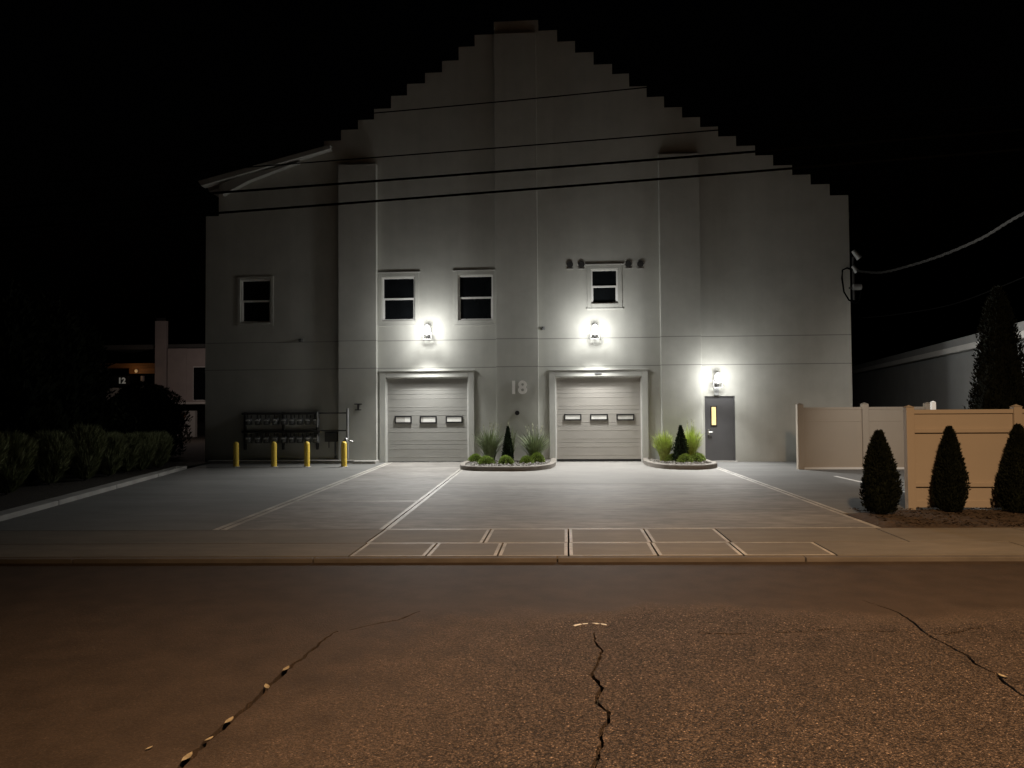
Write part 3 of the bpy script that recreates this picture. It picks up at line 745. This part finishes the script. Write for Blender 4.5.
# ------------------------------------------------------------------ foliage tools
def card(mb, p, d, up, l, wd, mi=0):
    s = d.cross(up)
    s = s.normalized()*wd if s.length > 1e-4 else Vector((wd, 0, 0))
    mb.add([p, p + d*l*0.5 + s, p + d*l, p + d*l*0.5 - s], [(0,1,2,3)], mi)
def rdir(r): 
    a = r.uniform(0, 2*pi); z = r.uniform(-1, 1); k = sqrt(1-z*z); return Vector((k*cos(a), k*sin(a), z))
def cone_plant(name, label, cat, base, h, prof, leafmat, coremat, n, ls, seed, group=None, trunk=None, lean=0.0, tops=(), wr=(.12, .3), upw=1.0):
    rnd = random.Random(seed)
    t = thing(name, label, cat, base, group)
    def rad(u):
        for (u0, r0), (u1, r1) in zip(prof, prof[1:]):
            if u0 <= u <= u1: return r0 + (r1-r0)*(u-u0)/(u1-u0)
        return prof[-1][1]
    B = Vector(base); ph = rnd.uniform(0, 6)
    def lob(u, a): return 1 + .10*sin(3*a+ph+5*u) + .08*sin(5*a-ph+9*u) + .05*sin(9*a+17*u)
    mb = MB()
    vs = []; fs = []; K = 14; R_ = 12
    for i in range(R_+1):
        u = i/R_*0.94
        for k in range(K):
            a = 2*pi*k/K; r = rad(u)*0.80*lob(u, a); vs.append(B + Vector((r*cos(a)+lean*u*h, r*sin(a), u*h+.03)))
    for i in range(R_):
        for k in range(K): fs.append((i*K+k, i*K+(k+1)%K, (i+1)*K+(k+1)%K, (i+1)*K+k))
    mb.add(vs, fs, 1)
    for _ in range(n):
        u = rnd.random()**0.85; a = rnd.uniform(0, 2*pi); r = rad(u)*lob(u, a)*rnd.uniform(.72, 1.06)
        p = B + Vector((r*cos(a)+lean*u*h, r*sin(a), u*h+.02))
        d = (Vector((cos(a), sin(a), 0))*rnd.uniform(.25, .9) + Vector((0, 0, rnd.uniform(.5, 1.3)*upw)) + rdir(rnd)*.35).normalized()
        card(mb, p, d, rdir(rnd), ls*rnd.uniform(.6, 1.5), ls*rnd.uniform(*wr))
    for (dx, u0, hh) in tops:
        for _ in range(26):
            k = rnd.random(); p = B + Vector((dx*h + rnd.gauss(0, .012), rnd.gauss(0, .02), u0*h + k*hh*.7))
            card(mb, p, (Vector((rnd.gauss(0,.25), rnd.gauss(0,.25), 1))).normalized(), rdir(rnd), ls*1.2, ls*.16)
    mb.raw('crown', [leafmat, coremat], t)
    MB().tube([B+Vector((0,0,-.03)), B+Vector((0,0,.18))], trunk or .025, 8).build('trunk', M['bark'], t)
    return t
ARB = [(0, .18), (.06, .235), (.2, .27), (.38, .265), (.6, .20), (.8, .125), (.92, .07), (1, .012)]
def arb(x, y, ytop, wpx, label, seed, tops=()):
    c = G(x, y, .03); h = F(x, ytop, c.y).z - .03; wd = (F(x+wpx/2, 490, c.y).x - F(x-wpx/2, 490, c.y).x)/2
    return cone_plant('arborvitae', label, 'shrub', (c.x, c.y, .03), h, [(u, r/.27*wd*.76) for u, r in ARB], M['conifer'], M['conifer_core'], 11000, .05, seed, 'dark conical shrubs before the tan fence', .03, tops=tops)
arb(880.5, 514, 434, 43, 'dark conical evergreen shrub left of the tan fence corner post', 21, tops=((.035, .92, .2), (-.05, .85, .12)))
arb(951, 512, 430, 36, 'dark conical evergreen shrub before the middle of the tan fence', 22, tops=((.01, .93, .12),))
arb(1020, 513, 428, 46, 'dark conical evergreen shrub at the right picture edge by fence post', 23)

def grass_clump(name, label, cat, base, h, spread, n, material, seed, group=None, plumes=0, wid=.007, droop=.5):
    rnd = random.Random(seed); t = thing(name, label, cat, base, group); B = Vector(base); mb = MB(); tips = []
    for _ in range(n):
        a = rnd.uniform(0, 2*pi); k = rnd.random()**.7; L_ = h*rnd.uniform(.55, 1.08)
        p = B + Vector((cos(a), sin(a), 0))*spread*.28*rnd.random(); o = Vector((cos(a), sin(a), 0)); pts = []
        for s in range(6):
            u = s/5; pts.append(p + o*(spread*k*(u**1.7)*1.05) + Vector((0, 0, L_*(u - droop*.45*k*u*u*u))))
        side = Vector((-sin(a+rnd.gauss(0,.6)), cos(a+rnd.gauss(0,.6)), 0)); vs = []
        for s, q in enumerate(pts):
            w_ = wid*(1 - (s/5)**2*.9)*rnd.uniform(.8, 1.2); vs += [q - side*w_, q + side*w_]
        mb.add(vs, [(2*s, 2*s+1, 2*s+3, 2*s+2) for s in range(5)])
        tips.append((pts[-1], (pts[-1]-pts[-2]).normalized()))
    mb.raw('blades', material, t)
    if plumes:
        pm = MB(); tips.sort(key=lambda q: -q[0].z)
        for q, d in tips[:plumes]:
            for _ in range(22):
                u = rnd.uniform(-.22, .06); card(pm, q + d*u + rdir(rnd)*.008, (d + rdir(rnd)*.6).normalized(), rdir(rnd), .05, .007)
        pm.raw('plumes', M['plume'], t)
    return t
def mound(label, base, rx, h, seed, group, leafmat=None):
    rnd = random.Random(seed); t = thing('low_shrub', label, 'shrub', base, group); B = Vector(base); mb = MB()
    vs = []; fs = []; K, R_ = 16, 6
    for i in range(R_+1):
        th = (pi/2)*i/R_
        for k in range(K):
            a = 2*pi*k/K; r = rx*.86*cos(th)*(1+.12*sin(3*a+seed)+.07*sin(7*a)); vs.append(B + Vector((r*cos(a), r*sin(a)*.8, h*.84*sin(th))))
    for i in range(R_):
        for k in range(K): fs.append((i*K+k, i*K+(k+1)%K, (i+1)*K+(k+1)%K, (i+1)*K+k))
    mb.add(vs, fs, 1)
    for _ in range(1500):
        a = rnd.uniform(0, 2*pi); th = math.asin(rnd.random()); f_ = rnd.uniform(.82, 1.06)*(1+.12*sin(3*a+seed)+.07*sin(7*a))
        nrm = Vector((cos(th)*cos(a), cos(th)*sin(a), sin(th)))
        p = B + Vector((nrm.x*rx*f_, nrm.y*rx*.8*f_, nrm.z*h*rnd.uniform(.84, 1.04)))
        card(mb, p, (nrm + rdir(rnd)*.8 + Vector((0,0,.3))).normalized(), rdir(rnd), rnd.uniform(.025, .055), rnd.uniform(.006, .013))
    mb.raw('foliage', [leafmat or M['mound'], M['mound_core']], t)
    MB().tube([B+Vector((0,0,-.03)), B+Vector((0,0,.08))], .02, 6).build('stem', M['bark'], t)
    return t

# ------------------------------------------------------------------ planter beds
def smooth_outline(pts, closed_back=True, n=5):
    out = []
    for i in range(len(pts)-1):
        p0 = Vector(pts[max(i-1,0)]); p1 = Vector(pts[i]); p2 = Vector(pts[i+1]); p3 = Vector(pts[min(i+2,len(pts)-1)])
        for k in range(n):
            t = k/n
            out.append(.5*((2*p1) + (p2-p0)*t + (2*p0-5*p1+4*p2-p3)*t*t + (3*p1-p0-3*p2+p3)*t*t*t))
    out.append(Vector(pts[-1])); return out
def planter(label, pts, seed):
    O = smooth_outline(pts); n = len(O)
    cx = sum(p.x for p in O)/n; cy = sum(p.y for p in O)/n
    t = thing('planter_bed', label, 'planter', (cx, cy, 0), 'kerbed planting beds against the warehouse')
    I = []
    for i, p_ in enumerate(O):
        d = (O[min(i+1,n-1)] - O[max(i-1,0)]).normalized(); nr = Vector((-d.y, d.x))
        if nr.dot(Vector((cx, cy)) - p_) < 0: nr = -nr
        I.append(p_ + nr*.16)
    vs = []; fs = []
    for o_, i_ in zip(O, I):
        d = (i_-o_).normalized()
        for q, z in ((o_, -.02), (o_, .115), (o_+d*.025, .135), (i_-d*.02, .135), (i_, .12), (i_, .02)): vs.append((q.x, q.y, z))
    for i in range(n-1):
        for k in range(5): fs.append((i*6+k, (i+1)*6+k, (i+1)*6+k+1, i*6+k+1))
    MB().add(vs, fs).build('kerb', M['bed_kerb'], t, smooth=False)
    f_ = MB(); f_.add([(q.x, q.y, .085) for q in I], [tuple(range(n))]); f_.build('mulch', M['gravelbed'], t)
    rnd = random.Random(seed); g = MB()
    from mathutils.geometry import intersect_point_tri_2d
    def inside(x, y):
        c_ = False
        for i in range(n):
            a_, b_ = I[i], I[(i+1) % n]
            if (a_.y > y) != (b_.y > y) and x < (b_.x-a_.x)*(y-a_.y)/(b_.y-a_.y)+a_.x: c_ = not c_
        return c_
    k = 0
    while k < 420:
        x = rnd.uniform(min(q.x for q in I), max(q.x for q in I)); y = rnd.uniform(min(q.y for q in I), min(23.9, max(q.y for q in I)))
        if not inside(x, y): continue
        k += 1; r_ = rnd.uniform(.018, .05); e_ = Euler((rnd.random()*6, rnd.random()*6, rnd.random()*6)).to_matrix(); c_ = Vector((x, y, .09+r_*.3))
        oc = [(1,0,0),(-1,0,0),(0,1,0),(0,-1,0),(0,0,.7),(0,0,-.7)]
        g.add([c_ + e_ @ (Vector(q)*r_*rnd.uniform(.7, 1.2)) for q in oc], [(0,2,4),(2,1,4),(1,3,4),(3,0,4),(2,0,5),(1,2,5),(3,1,5),(0,3,5)])
    o = g.build('pebbles', M['stone'], t); o['kind'] = 'stuff'
    return t
planter('kerbed planting bed between the two garage doors, with five mounds', [(-2.85, D-.01), (-3.08, 23.2), (-3.14, 22.3), (-2.95, 21.4), (-2.35, 21.05), (-1.5, 20.95), (-.85, 21.15), (-.42, 21.8), (-.28, 22.8), (-.28, D-.01)], 3)
planter('kerbed planting bed with curved front between right garage door and grey door', [(2.52, D-.01), (2.46, 23.2), (2.55, 22.4), (2.85, 21.7), (3.35, 21.4), (3.9, 21.45), (4.35, 21.9), (4.52, 22.5), (4.46, 23.2), (4.43, D-.01)], 4)
GM = 'low bright green mounds in the planting beds'
def mnd(x, y, wpx, hpx, label, seed):
    Y_ = min(G(x, y, .09).y, 23.2); c = F(x, y, Y_); s = c.y/742*1.0
    mound(label, (c.x, c.y, .09), wpx/2*s*1.05, hpx*s*1.15, seed, GM)
mnd(475.5, 462.0, 13, 6.5, 'low green mound at the far left end of the bed between garages', 31)
mnd(486, 464.0, 14, 6.5, 'second low green mound from left in the bed between garages', 32)
mnd(505.5, 464.0, 13, 7, 'middle low green mound in front of the small conifer between garages', 33)
mnd(526.5, 463.2, 12, 6, 'fourth low green mound from left in the bed between garages', 34)
mnd(537.5, 462.2, 13, 8, 'low yellow-green mound at the right end of bed between garages', 35)
mnd(672.5, 460.8, 12, 6, 'low green mound left of the small conifer beside right garage door', 36)
mnd(685.5, 463.0, 13, 7.5, 'low green mound in front of the small conifer by the grey door', 37)
mnd(697.5, 461.5, 14, 7, 'low green mound at right end of the bed by the grey door', 38)
SC = [(0, .15), (.1, .20), (.3, .19), (.5, .15), (.7, .09), (.85, .045), (1, .006)]
for x, y, yt, lab, sd in ((508, 460, 428, 'slim dark conifer in the bed between the two garage doors', 41), (681, 460.5, 427, 'small dark conifer between bright grasses beside the grey door', 42)):
    Y_ = min(G(x, y, .09).y, 22.9); c = F(x, y, Y_); h = F(x, yt, c.y).z-.09
    cone_plant('dwarf_conifer', lab, 'shrub', (c.x, c.y, .09), h, [(u, r*(.82 if sd == 41 else 1.15)) for u, r in SC], M['smallcon'], M['conifer_core'], 2600, .05, sd, 'small conifers in the planting beds', .02)
GG = 'ornamental grasses in the planting beds'
def gc(x, y, yt, sp, n, m_, lab, sd, pl):
    Y_ = min(G(x, y, .09).y, 23.45); c = F(x, y, Y_); h = F(x, yt, Y_).z-.09
    grass_clump('ornamental_grass', lab, 'grass', (c.x, c.y, .09), h*1.05, sp, n, m_, sd, GG, pl, wid=.012)
gc(490, 459.5, 427, .52, 420, M['grass_grey'], 'feathery grey-green grass at left of the bed between garage doors', 51, 9)
gc(535, 459.0, 429, .56, 420, M['grass_grey'], 'feathery grey-green grass at right of the bed between garage doors', 52, 8)
gc(511, 458.2, 425, .25, 60, M['grass_grey'], 'sparse grass behind the slim conifer between garage doors', 55, 4)
gc(664, 459.0, 431, .40, 600, M['grass_bright'], 'bright yellow-green grass left of the conifer beside right garage door', 53, 0)
gc(691, 459.0, 426, .40, 560, M['grass_bright'], 'bright yellow-green grass with pale tips between conifer and grey door', 54, 5)

# ------------------------------------------------------------------ left hedge and dark background planting
HG = 'grassy shrubs along the left kerb'
for i, (x, y, yt, sp, lab) in enumerate(((-10, 500, 440, .75, 'dim grassy shrub cut by the left picture edge'), (22, 494, 443, .75, 'wide dim grassy shrub nearest the street along left kerb'), (63, 484, 441, .70, 'dim grassy shrub, second from the street along left kerb'), (98, 480, 434, .65, 'dim taller grassy shrub, third from the street along left kerb'),
        (121, 476, 441, .55, 'dim grassy shrub, fourth from the street along left kerb'), (137, 472.5, 442, .52, 'dim grassy shrub, fifth from the street along left kerb'), (153, 470.5, 441, .52, 'dim grassy shrub, sixth from the street along left kerb'), (169, 468, 440, .52, 'dim grassy shrub farthest from the street along left kerb'))):
    c = G(x, y, .05); c.x -= .35; h = F(x, yt, c.y).z-.05
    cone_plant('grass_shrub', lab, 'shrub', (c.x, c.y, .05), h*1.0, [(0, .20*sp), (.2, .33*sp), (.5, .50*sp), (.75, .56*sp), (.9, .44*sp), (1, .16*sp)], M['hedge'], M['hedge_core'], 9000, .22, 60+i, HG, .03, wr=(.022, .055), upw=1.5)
def leaf_mass(name, label, cat, base, rx, ry, h, n, ls, seed, z0=0.0, group=None):
    rnd = random.Random(seed); t = thing(name, label, cat, base, group); B = Vector(base); mb = MB()
    lobes = [(Vector((rnd.uniform(-.55,.55)*rx, rnd.uniform(-.5,.5)*ry, z0+(h-z0)*rnd.uniform(.25,.75))), rnd.uniform(.4,.62)) for _ in range(9)]
    for _ in range(n):
        c_, s_ = rnd.choice(lobes); d = rdir(rnd); k = rnd.uniform(.6, 1.05)*s_
        p_ = B + c_ + Vector((d.x*rx*k, d.y*ry*k, d.z*(h-z0)*.5*k*1.1))
        if p_.z < B.z+.02: continue
        card(mb, p_, (d + rdir(rnd)).normalized(), rdir(rnd), ls*rnd.uniform(.6,1.4), ls*rnd.uniform(.2,.4))
    mb.raw('crown', M['bush'], t)
    MB().tube([B+Vector((0,0,-.1)), B+Vector((.05,0,z0+.5*(h-z0)))], [.12 if z0 else .06, .04], 8).build('trunk', M['bark'], t)
    return t
c = F(143, 440, 26)
cone_plant('round_bush', 'large dark rounded bush before the lit house behind the hedge', 'bush', (c.x, 26, .05), F(140, 386, 26).z, [(0, 1.25), (.25, 1.5), (.5, 1.48), (.75, 1.15), (.92, .65), (1, .1)], M['bush_leaf'], M['conifer_core'], 9000, .12, 71, None, .06)
for i, (x, yt, Y, r_, lab) in enumerate(((78, 318, 23.5, 1.0, 'dark columnar evergreen beside the far lit house'), (48, 300, 20, 1.05, 'dark columnar evergreen behind the middle of the left hedge'), (8, 290, 17.5, 1.0, 'dark columnar evergreen at the left picture edge'))):
    c = F(x, 450, Y); h = F(x, yt, Y).z-.05
    cone_plant('evergreen', lab, 'tree', (c.x, Y, .05), h, [(0, .7*r_), (.1, r_), (.4, .95*r_), (.7, .7*r_), (.9, .35*r_), (1, .03)], M['bush'], M['conifer_core'], 3000, .22, 80+i, 'dark evergreens behind the left hedge', .09)

# ------------------------------------------------------------------ far lit house on the left
YH = 44.0
hc = F(160, 430, YH)
Hs = thing('house', 'distant pinkish house with tall chimney and orange porch beam, far left', 'house', (hc.x, YH, 0))
def hb(x0, y0, x1, y1, dy0, dy1, name, m_, par=None, bev=0.01):
    A = F(x0, y0, YH); B = F(x1, y1, YH)
    return MB().box(A.x, B.x, YH+dy0, YH+dy1, B.z, A.z).build(name, m_, par or Hs, bevel=bev)
ch_ = hb(155.5, 321, 165.5, 430, -.05, .25, 'chimney', M['house_wall']); 
hb(156.5, 318, 164.5, 320.9, -.03, .2, 'chimney_cap', M['dark_metal'], ch_)
hb(167.5, 348.5, 186.3, 402, 0, .3, 'wall', M['house_wall']); hb(186.7, 348.5, 215, 402, 0, .3, 'wall', M['house_wall'])
wn = hb(193.5, 366.5, 206, 400.5, -.06, .1, 'window', M['white_frame'])
hb(194.2, 367.5, 206, 399.8, -.065, -.05, 'pane', M['glass'], wn, 0)
hb(167, 402.3, 215, 404, -.5, .3, 'ledge', M['house_white'])
hb(172, 411, 194, 440, .1, .4, 'lower_wall', M['house_white']); hb(174, 413, 184.5, 418, .0, .09, 'shutter', M['orange_wood'])
hb(100, 364, 155, 368, -.3, .3, 'porch_beam', M['orange_wood']); hb(130, 368.2, 155, 373.5, -.1, .3, 'porch_beam', M['orange_wood'])
hb(107, 388, 155, 400, -.1, .2, 'porch_rail', M['house_white']); hb(141.5, 376, 143.5, 388, -.1, .1, 'porch_post', M['house_wall'])
hb(100, 345, 215, 348, .2, 3.0, 'roof', M['roof'])
hb(100, 366, 215, 450, 3.0, 3.3, 'back_wall', M['sign_dark'])
sg = hb(113, 376, 130, 386, -.12, -.02, 'sign_board', M['sign_dark'])
c = F(123, 381, YH); text_part('12', .5, .01, (c.x, YH-.135, c.z), M['sign_lit'], sg, 'sign_digits')
c = F(138.5, 371, YH)
MB().lathe((c.x, YH-.25, c.z-.12), [(.04, 0), (.09, .06), (.09, .16), (.03, .22)], 12).build('porch_lamp', M['bulb_small'], Hs, smooth=True)
pl_ = bpy.data.lights.new('porch_light', 'POINT'); pl_.energy = 2; pl_.color = (1.0, .62, .32); pl_.shadow_soft_size = .1
po = bpy.data.objects.new('porch_light', pl_); po.location = (c.x, YH-.8, c.z-.1); COL.objects.link(po)
pl_ = bpy.data.lights.new('yard_light', 'POINT'); pl_.energy = 130; pl_.color = (1.0, .80, .72); pl_.shadow_soft_size = .2
po = bpy.data.objects.new('yard_light', pl_); po.location = (F(175, 350, 36).x, 38.5, 3.8); COL.objects.link(po)

# ------------------------------------------------------------------ fences on the right
def vinyl_fence(label, x_pts, y, top, rails, ptop, post_w, bottom=0.05, foot=None):
    t = thing('vinyl_fence', label, 'fence', (x_pts[0], y, 0))
    for X in x_pts:
        po_ = MB().box(X, X+post_w, y-post_w/2, y+post_w/2, -.02, ptop).build('post', M['vinyl'], t, bevel=.008)
        MB().add([(X-.008, y-post_w/2-.008, ptop+.002), (X+post_w+.008, y-post_w/2-.008, ptop+.002), (X+post_w+.008, y+post_w/2+.008, ptop+.002), (X-.008, y+post_w/2+.008, ptop+.002), (X+post_w/2, y, ptop+.045)], [(0,1,4),(1,2,4),(2,3,4),(3,0,4),(3,2,1,0)]).build('post_cap', M['vinyl'], po_)
    for a, b in zip(x_pts, x_pts[1:]):
        a += post_w
        pn = MB(); n = 1; w_ = (b-a-.004)/n
        for k in range(n): pn.box(a+.002+k*w_, a+.002+(k+1)*w_-.003, y-.018, y+.018, bottom, top-.03)
        pn.build('panel', M['vinyl'], t, bevel=.003)
        for (z, hh, pr, mm) in rails:
            MB().box(a+.001, b-.001, y-pr, y+pr, z-hh/2, z+hh/2).build('rail', M[mm], t, bevel=.006)
    return t
YA = 21.5
xa = [F(797, 440, YA).x, F(862, 440, YA).x, F(925, 440, YA).x]
vinyl_fence('tan vinyl fence panels standing on the lot by the building corner', xa, YA, F(830, 407.5, YA).z, [(F(830, 408.5, YA).z, .07, .03, 'vinyl'), (F(830, 421, YA).z, .035, .026, 'vinyl'), (F(830, 470.3, YA).z+.03, .11, .06, 'vinyl_white')], F(800, 404.5, YA).z, .17)
YF = 13.42
xb = [F(905.5, 450, YF).x, F(1013, 450, YF).x, F(1013, 450, YF).x+2.1, F(1013, 450, YF).x+4.2]
vinyl_fence('tan vinyl fence in street light behind three dark conical shrubs', xb, YF, F(960, 410, YF).z, [(F(960, 411.5, YF).z, .07, .045, 'vinyl'), (F(960, 430.5, YF).z, .07, .06, 'vinyl'), (F(960, 484.5, YF).z, .07, .06, 'vinyl'), (.10, .12, .04, 'vinyl')], F(908, 407.5, YF).z, .135)
# second enclosure post behind
for x, y0, Y, lab in ((933, 402.5, 18.0, 'white post top rising behind the tan fence in street light'),):
    c = F(x, y0, Y); tag(MB().box(c.x-.045, c.x+.045, Y-.045, Y+.045, 0, c.z).add([(c.x-.05,Y-.05,c.z+.002),(c.x+.05,Y-.05,c.z+.002),(c.x+.05,Y+.05,c.z+.002),(c.x-.05,Y+.05,c.z+.002),(c.x,Y,c.z+.04)], [(0,1,4),(1,2,4),(2,3,4),(3,0,4),(3,2,1,0)]).build('fence_post', M['vinyl_white']), lab, 'post')

# ------------------------------------------------------------------ neighbour building on the right
zt_ = 3.8
pn_, pf_ = G(1024, 322, zt_), G(905, 353, zt_)
dv = (pf_-pn_); near_ = pn_ - dv*.5; far_ = pf_ + dv*1.3
nrm = Vector((dv.y, -dv.x, 0)).normalized()
NB = thing('low_building', 'low dark building with pale gutter behind the fence at right', 'building', tuple(Vector((pn_.x, pn_.y, 0))))
def slabline(z0, z1, o0, o1, name, m_, par=NB):
    A, B = near_.copy(), far_.copy(); A.z = B.z = z0
    return MB().prism([A+nrm*o0, B+nrm*o0, B+nrm*o1, A+nrm*o1], (0, 0, z1-z0)).build(name, m_, par, bevel=.012)
slabline(-.05, zt_-.42, 0, 9, 'wall', M['nb_wall'])
slabline(zt_-.415, zt_-.24, -.16, 8.9, 'gutter', M['nb_fascia'])
slabline(zt_-.237, zt_, -.10, 8.9, 'fascia', M['nb_wall'])
c = pn_ + dv*0.03; c.z = zt_-.95
MB().tube([c - nrm*.01, c - nrm*.14], .13, 14).build('wall_vent', M['galv'], NB)
nl = bpy.data.lights.new('neighbour_light', 'SPOT'); nl.spot_size = radians(125); nl.spot_blend = .5; nl.energy = 700; nl.color = (1.0, .96, .90); nl.shadow_soft_size = .2
no = bpy.data.objects.new('neighbour_light', nl); no.location = tuple(pn_ - dv*.32 - nrm*4.5)[:2] + (4.6,); COL.objects.link(no)
no.rotation_euler = (nrm*1.0 + dv.normalized()*.55 + Vector((0,0,-.5))).to_track_quat('-Z', 'Y').to_euler()
# big conifer silhouette
c = F(1000, 400, 14.6)
cone_plant('conifer_tree', 'big dark conifer rising behind the tan fence before the low building', 'tree', (c.x, 14.6, 0), F(995, 290, 14.6).z, [(0, .64), (.15, .65), (.45, .52), (.62, .38), (.8, .27), (.93, .15), (1, .03)], M['tree_dark'], M['tree_dark'], 14000, .06, 91, None, .07)

# ------------------------------------------------------------------ electric service and overhead cables
c = F(856, 275, D-.05)
sh = thing('service_head', 'electric service head with insulators and looped wires on building corner', 'service head', (XR, D, c.z))
def P(x, y, Y=D-.12): return F(x, y, Y)
MB().tube([P(853, 250.5), P(859.5, 258.5)], [.07, .10], 12).build('weatherhead', M['galv'], sh)
MB().tube([P(852.5, 266), P(857, 272)], [.06, .085], 12).build('insulator', M['galv'], sh)
MB().tube([P(853, 287), P(861, 287)], .10, 12).build('insulator', M['galv'], sh)
MB().tube([P(853, 257, D-.02), P(854, 300, D-.02)], .035, 8).build('conduit', M['pipe'], sh)
MB().tube([P(853, 270), P(847, 268), P(842.5, 270), (P(842, 278)), P(844, 292), P(849, 300), P(856, 303.5), P(860, 299), P(861, 289)], .028, 6).build('wire_loop', M['cable'], sh)
MB().bar(P(849, 288, D-.05), P(853, 288, D-.05), .05, .06).build('bracket', M['pipe'], sh)
# twisted service drop
def hang(pts, sub=8):
    out = []
    for i in range(len(pts)-1):
        p0 = pts[max(i-1,0)]; p1 = pts[i]; p2 = pts[i+1]; p3 = pts[min(i+2,len(pts)-1)]
        for k in range(sub):
            t = k/sub; out.append(.5*((2*p1) + (p2-p0)*t + (2*p0-5*p1+4*p2-p3)*t*t + (3*p1-p0-3*p2+p3)*t*t*t))
    out.append(pts[-1]); return out
base = hang([F(857, 271, 24.1), F(880, 272.5, 22.6), F(905, 267, 21.0), F(940, 256, 19.2), F(980, 239, 17.4), F(1010, 221, 16.2), F(1040, 204, 15.2), F(1100, 165, 13.4)], 14)
sd = thing('service_cable', 'twisted grey cable sagging from the building corner to upper right', 'cable', tuple(base[0]))
for ph in range(3):
    pts = []
    for i, q_ in enumerate(base):
        a_ = i*.75 + ph*2*pi/3; pts.append(q_ + Vector((0, cos(a_), sin(a_)))*.022)
    MB().tube(pts, .017, 6).build('strand', M['cable_pale'], sd)
pts = hang([F(862, 318, 24.0), F(900, 314, 22), F(950, 305, 20), (F(1000, 287, 18)), F(1060, 262, 16.4)], 8)
tag(MB().tube(pts, .014, 6).build('thin_cable', M['cable']), 'thin faint cable sagging below the twisted service cable', 'cable')
WG = 'overhead wires crossing before the gable'
YW = 12.0
def wire(a, b, r, label, sag=.06, ext=1.0):
    A, B = F(*a, YW), F(*b, YW); d = B-A; A2 = A-d*.75; B2 = B+d*1.1
    pts = []
    for i in range(41):
        u = i/40; q_ = A2.lerp(B2, u); q_.z -= sag*4*u*(1-u) - sag*.8; pts.append(q_)
    tag(MB().tube(pts, r, 6).build('overhead_wire', M['cable']), label, 'wire', WG)
wire((376, 113), (645, 87), .009, 'thin topmost overhead wire crossing high on the gable')
wire((250, 167), (718, 129.5), .010, 'thin overhead wire second from the top across the gable')
wire((215, 193), (755, 151), .019, 'thick overhead wire third from the top across the gable')
wire((205, 214), (790, 168), .019, 'thick lowest overhead wire across the facade')

# ------------------------------------------------------------------ fallen leaves by the cracks
LG = 'fallen leaves lodged in the road cracks'
for i, (x, y, s_, rz, lab) in enumerate(((286, 670, .05, .5, 'pale yellow leaf at the top of the left road crack'), (267, 688, .05, 1.6, 'curled pale leaf in upper middle of the left road crack'), (229, 722, .05, .5, 'narrow pale leaf in lower middle of the left road crack'), (209, 740, .032, 0, 'tiny pale leaf fragment low on the left road crack'), (187, 759, .055, .6, 'brown leaf at the bottom of the left road crack'), (1003, 677, .04, 1.2, 'yellowish leaf stuck in the right road crack'), (149, 749, .025, 0, 'tiny leaf on the road left of the left crack'))):
    c = G(x, y, -.045); mb = MB(); ax = G(168,785)-G(337,631); e_ = Matrix.Rotation(math.atan2(ax.y, ax.x) + (rz-.6)*.6, 3, 'Z')
    pr_ = [(-1, 0), (-.6, .26), (0, .38), (.5, .24), (1, .02)]
    vs = []; 
    for u, v_ in pr_:
        for k in (-1, 0, 1):
            q_ = e_ @ Vector((u*s_, k*v_*s_, .003 + .3*s_*(abs(k)*.5 + .3*u*u))); vs.append(c + q_)
    mb.add(vs, [(j*3+k, j*3+k+1, j*3+k+4, j*3+k+3) for j in range(4) for k in range(2)])
    o = mb.build('fallen_leaf', M['leaf'], smooth=True); tag(o, lab, 'leaf', LG)

# ------------------------------------------------------------------ street lamp light (pole stands beyond the right edge of the picture)
sl = bpy.data.lights.new('street_light', 'SPOT'); sl.energy = 7600; sl.color = (1.0, .62, .33); sl.shadow_soft_size = .3
sl.spot_size = radians(144); sl.spot_blend = .75
so = bpy.data.objects.new('street_light', sl); so.location = (2.8, 0.6, 8.6); COL.objects.link(so)
so.rotation_euler = Vector((.30, .16, -.94)).to_track_quat('-Z', 'Y').to_euler()

for o in bpy.data.objects:
    if '_b' in o: del o['_b']
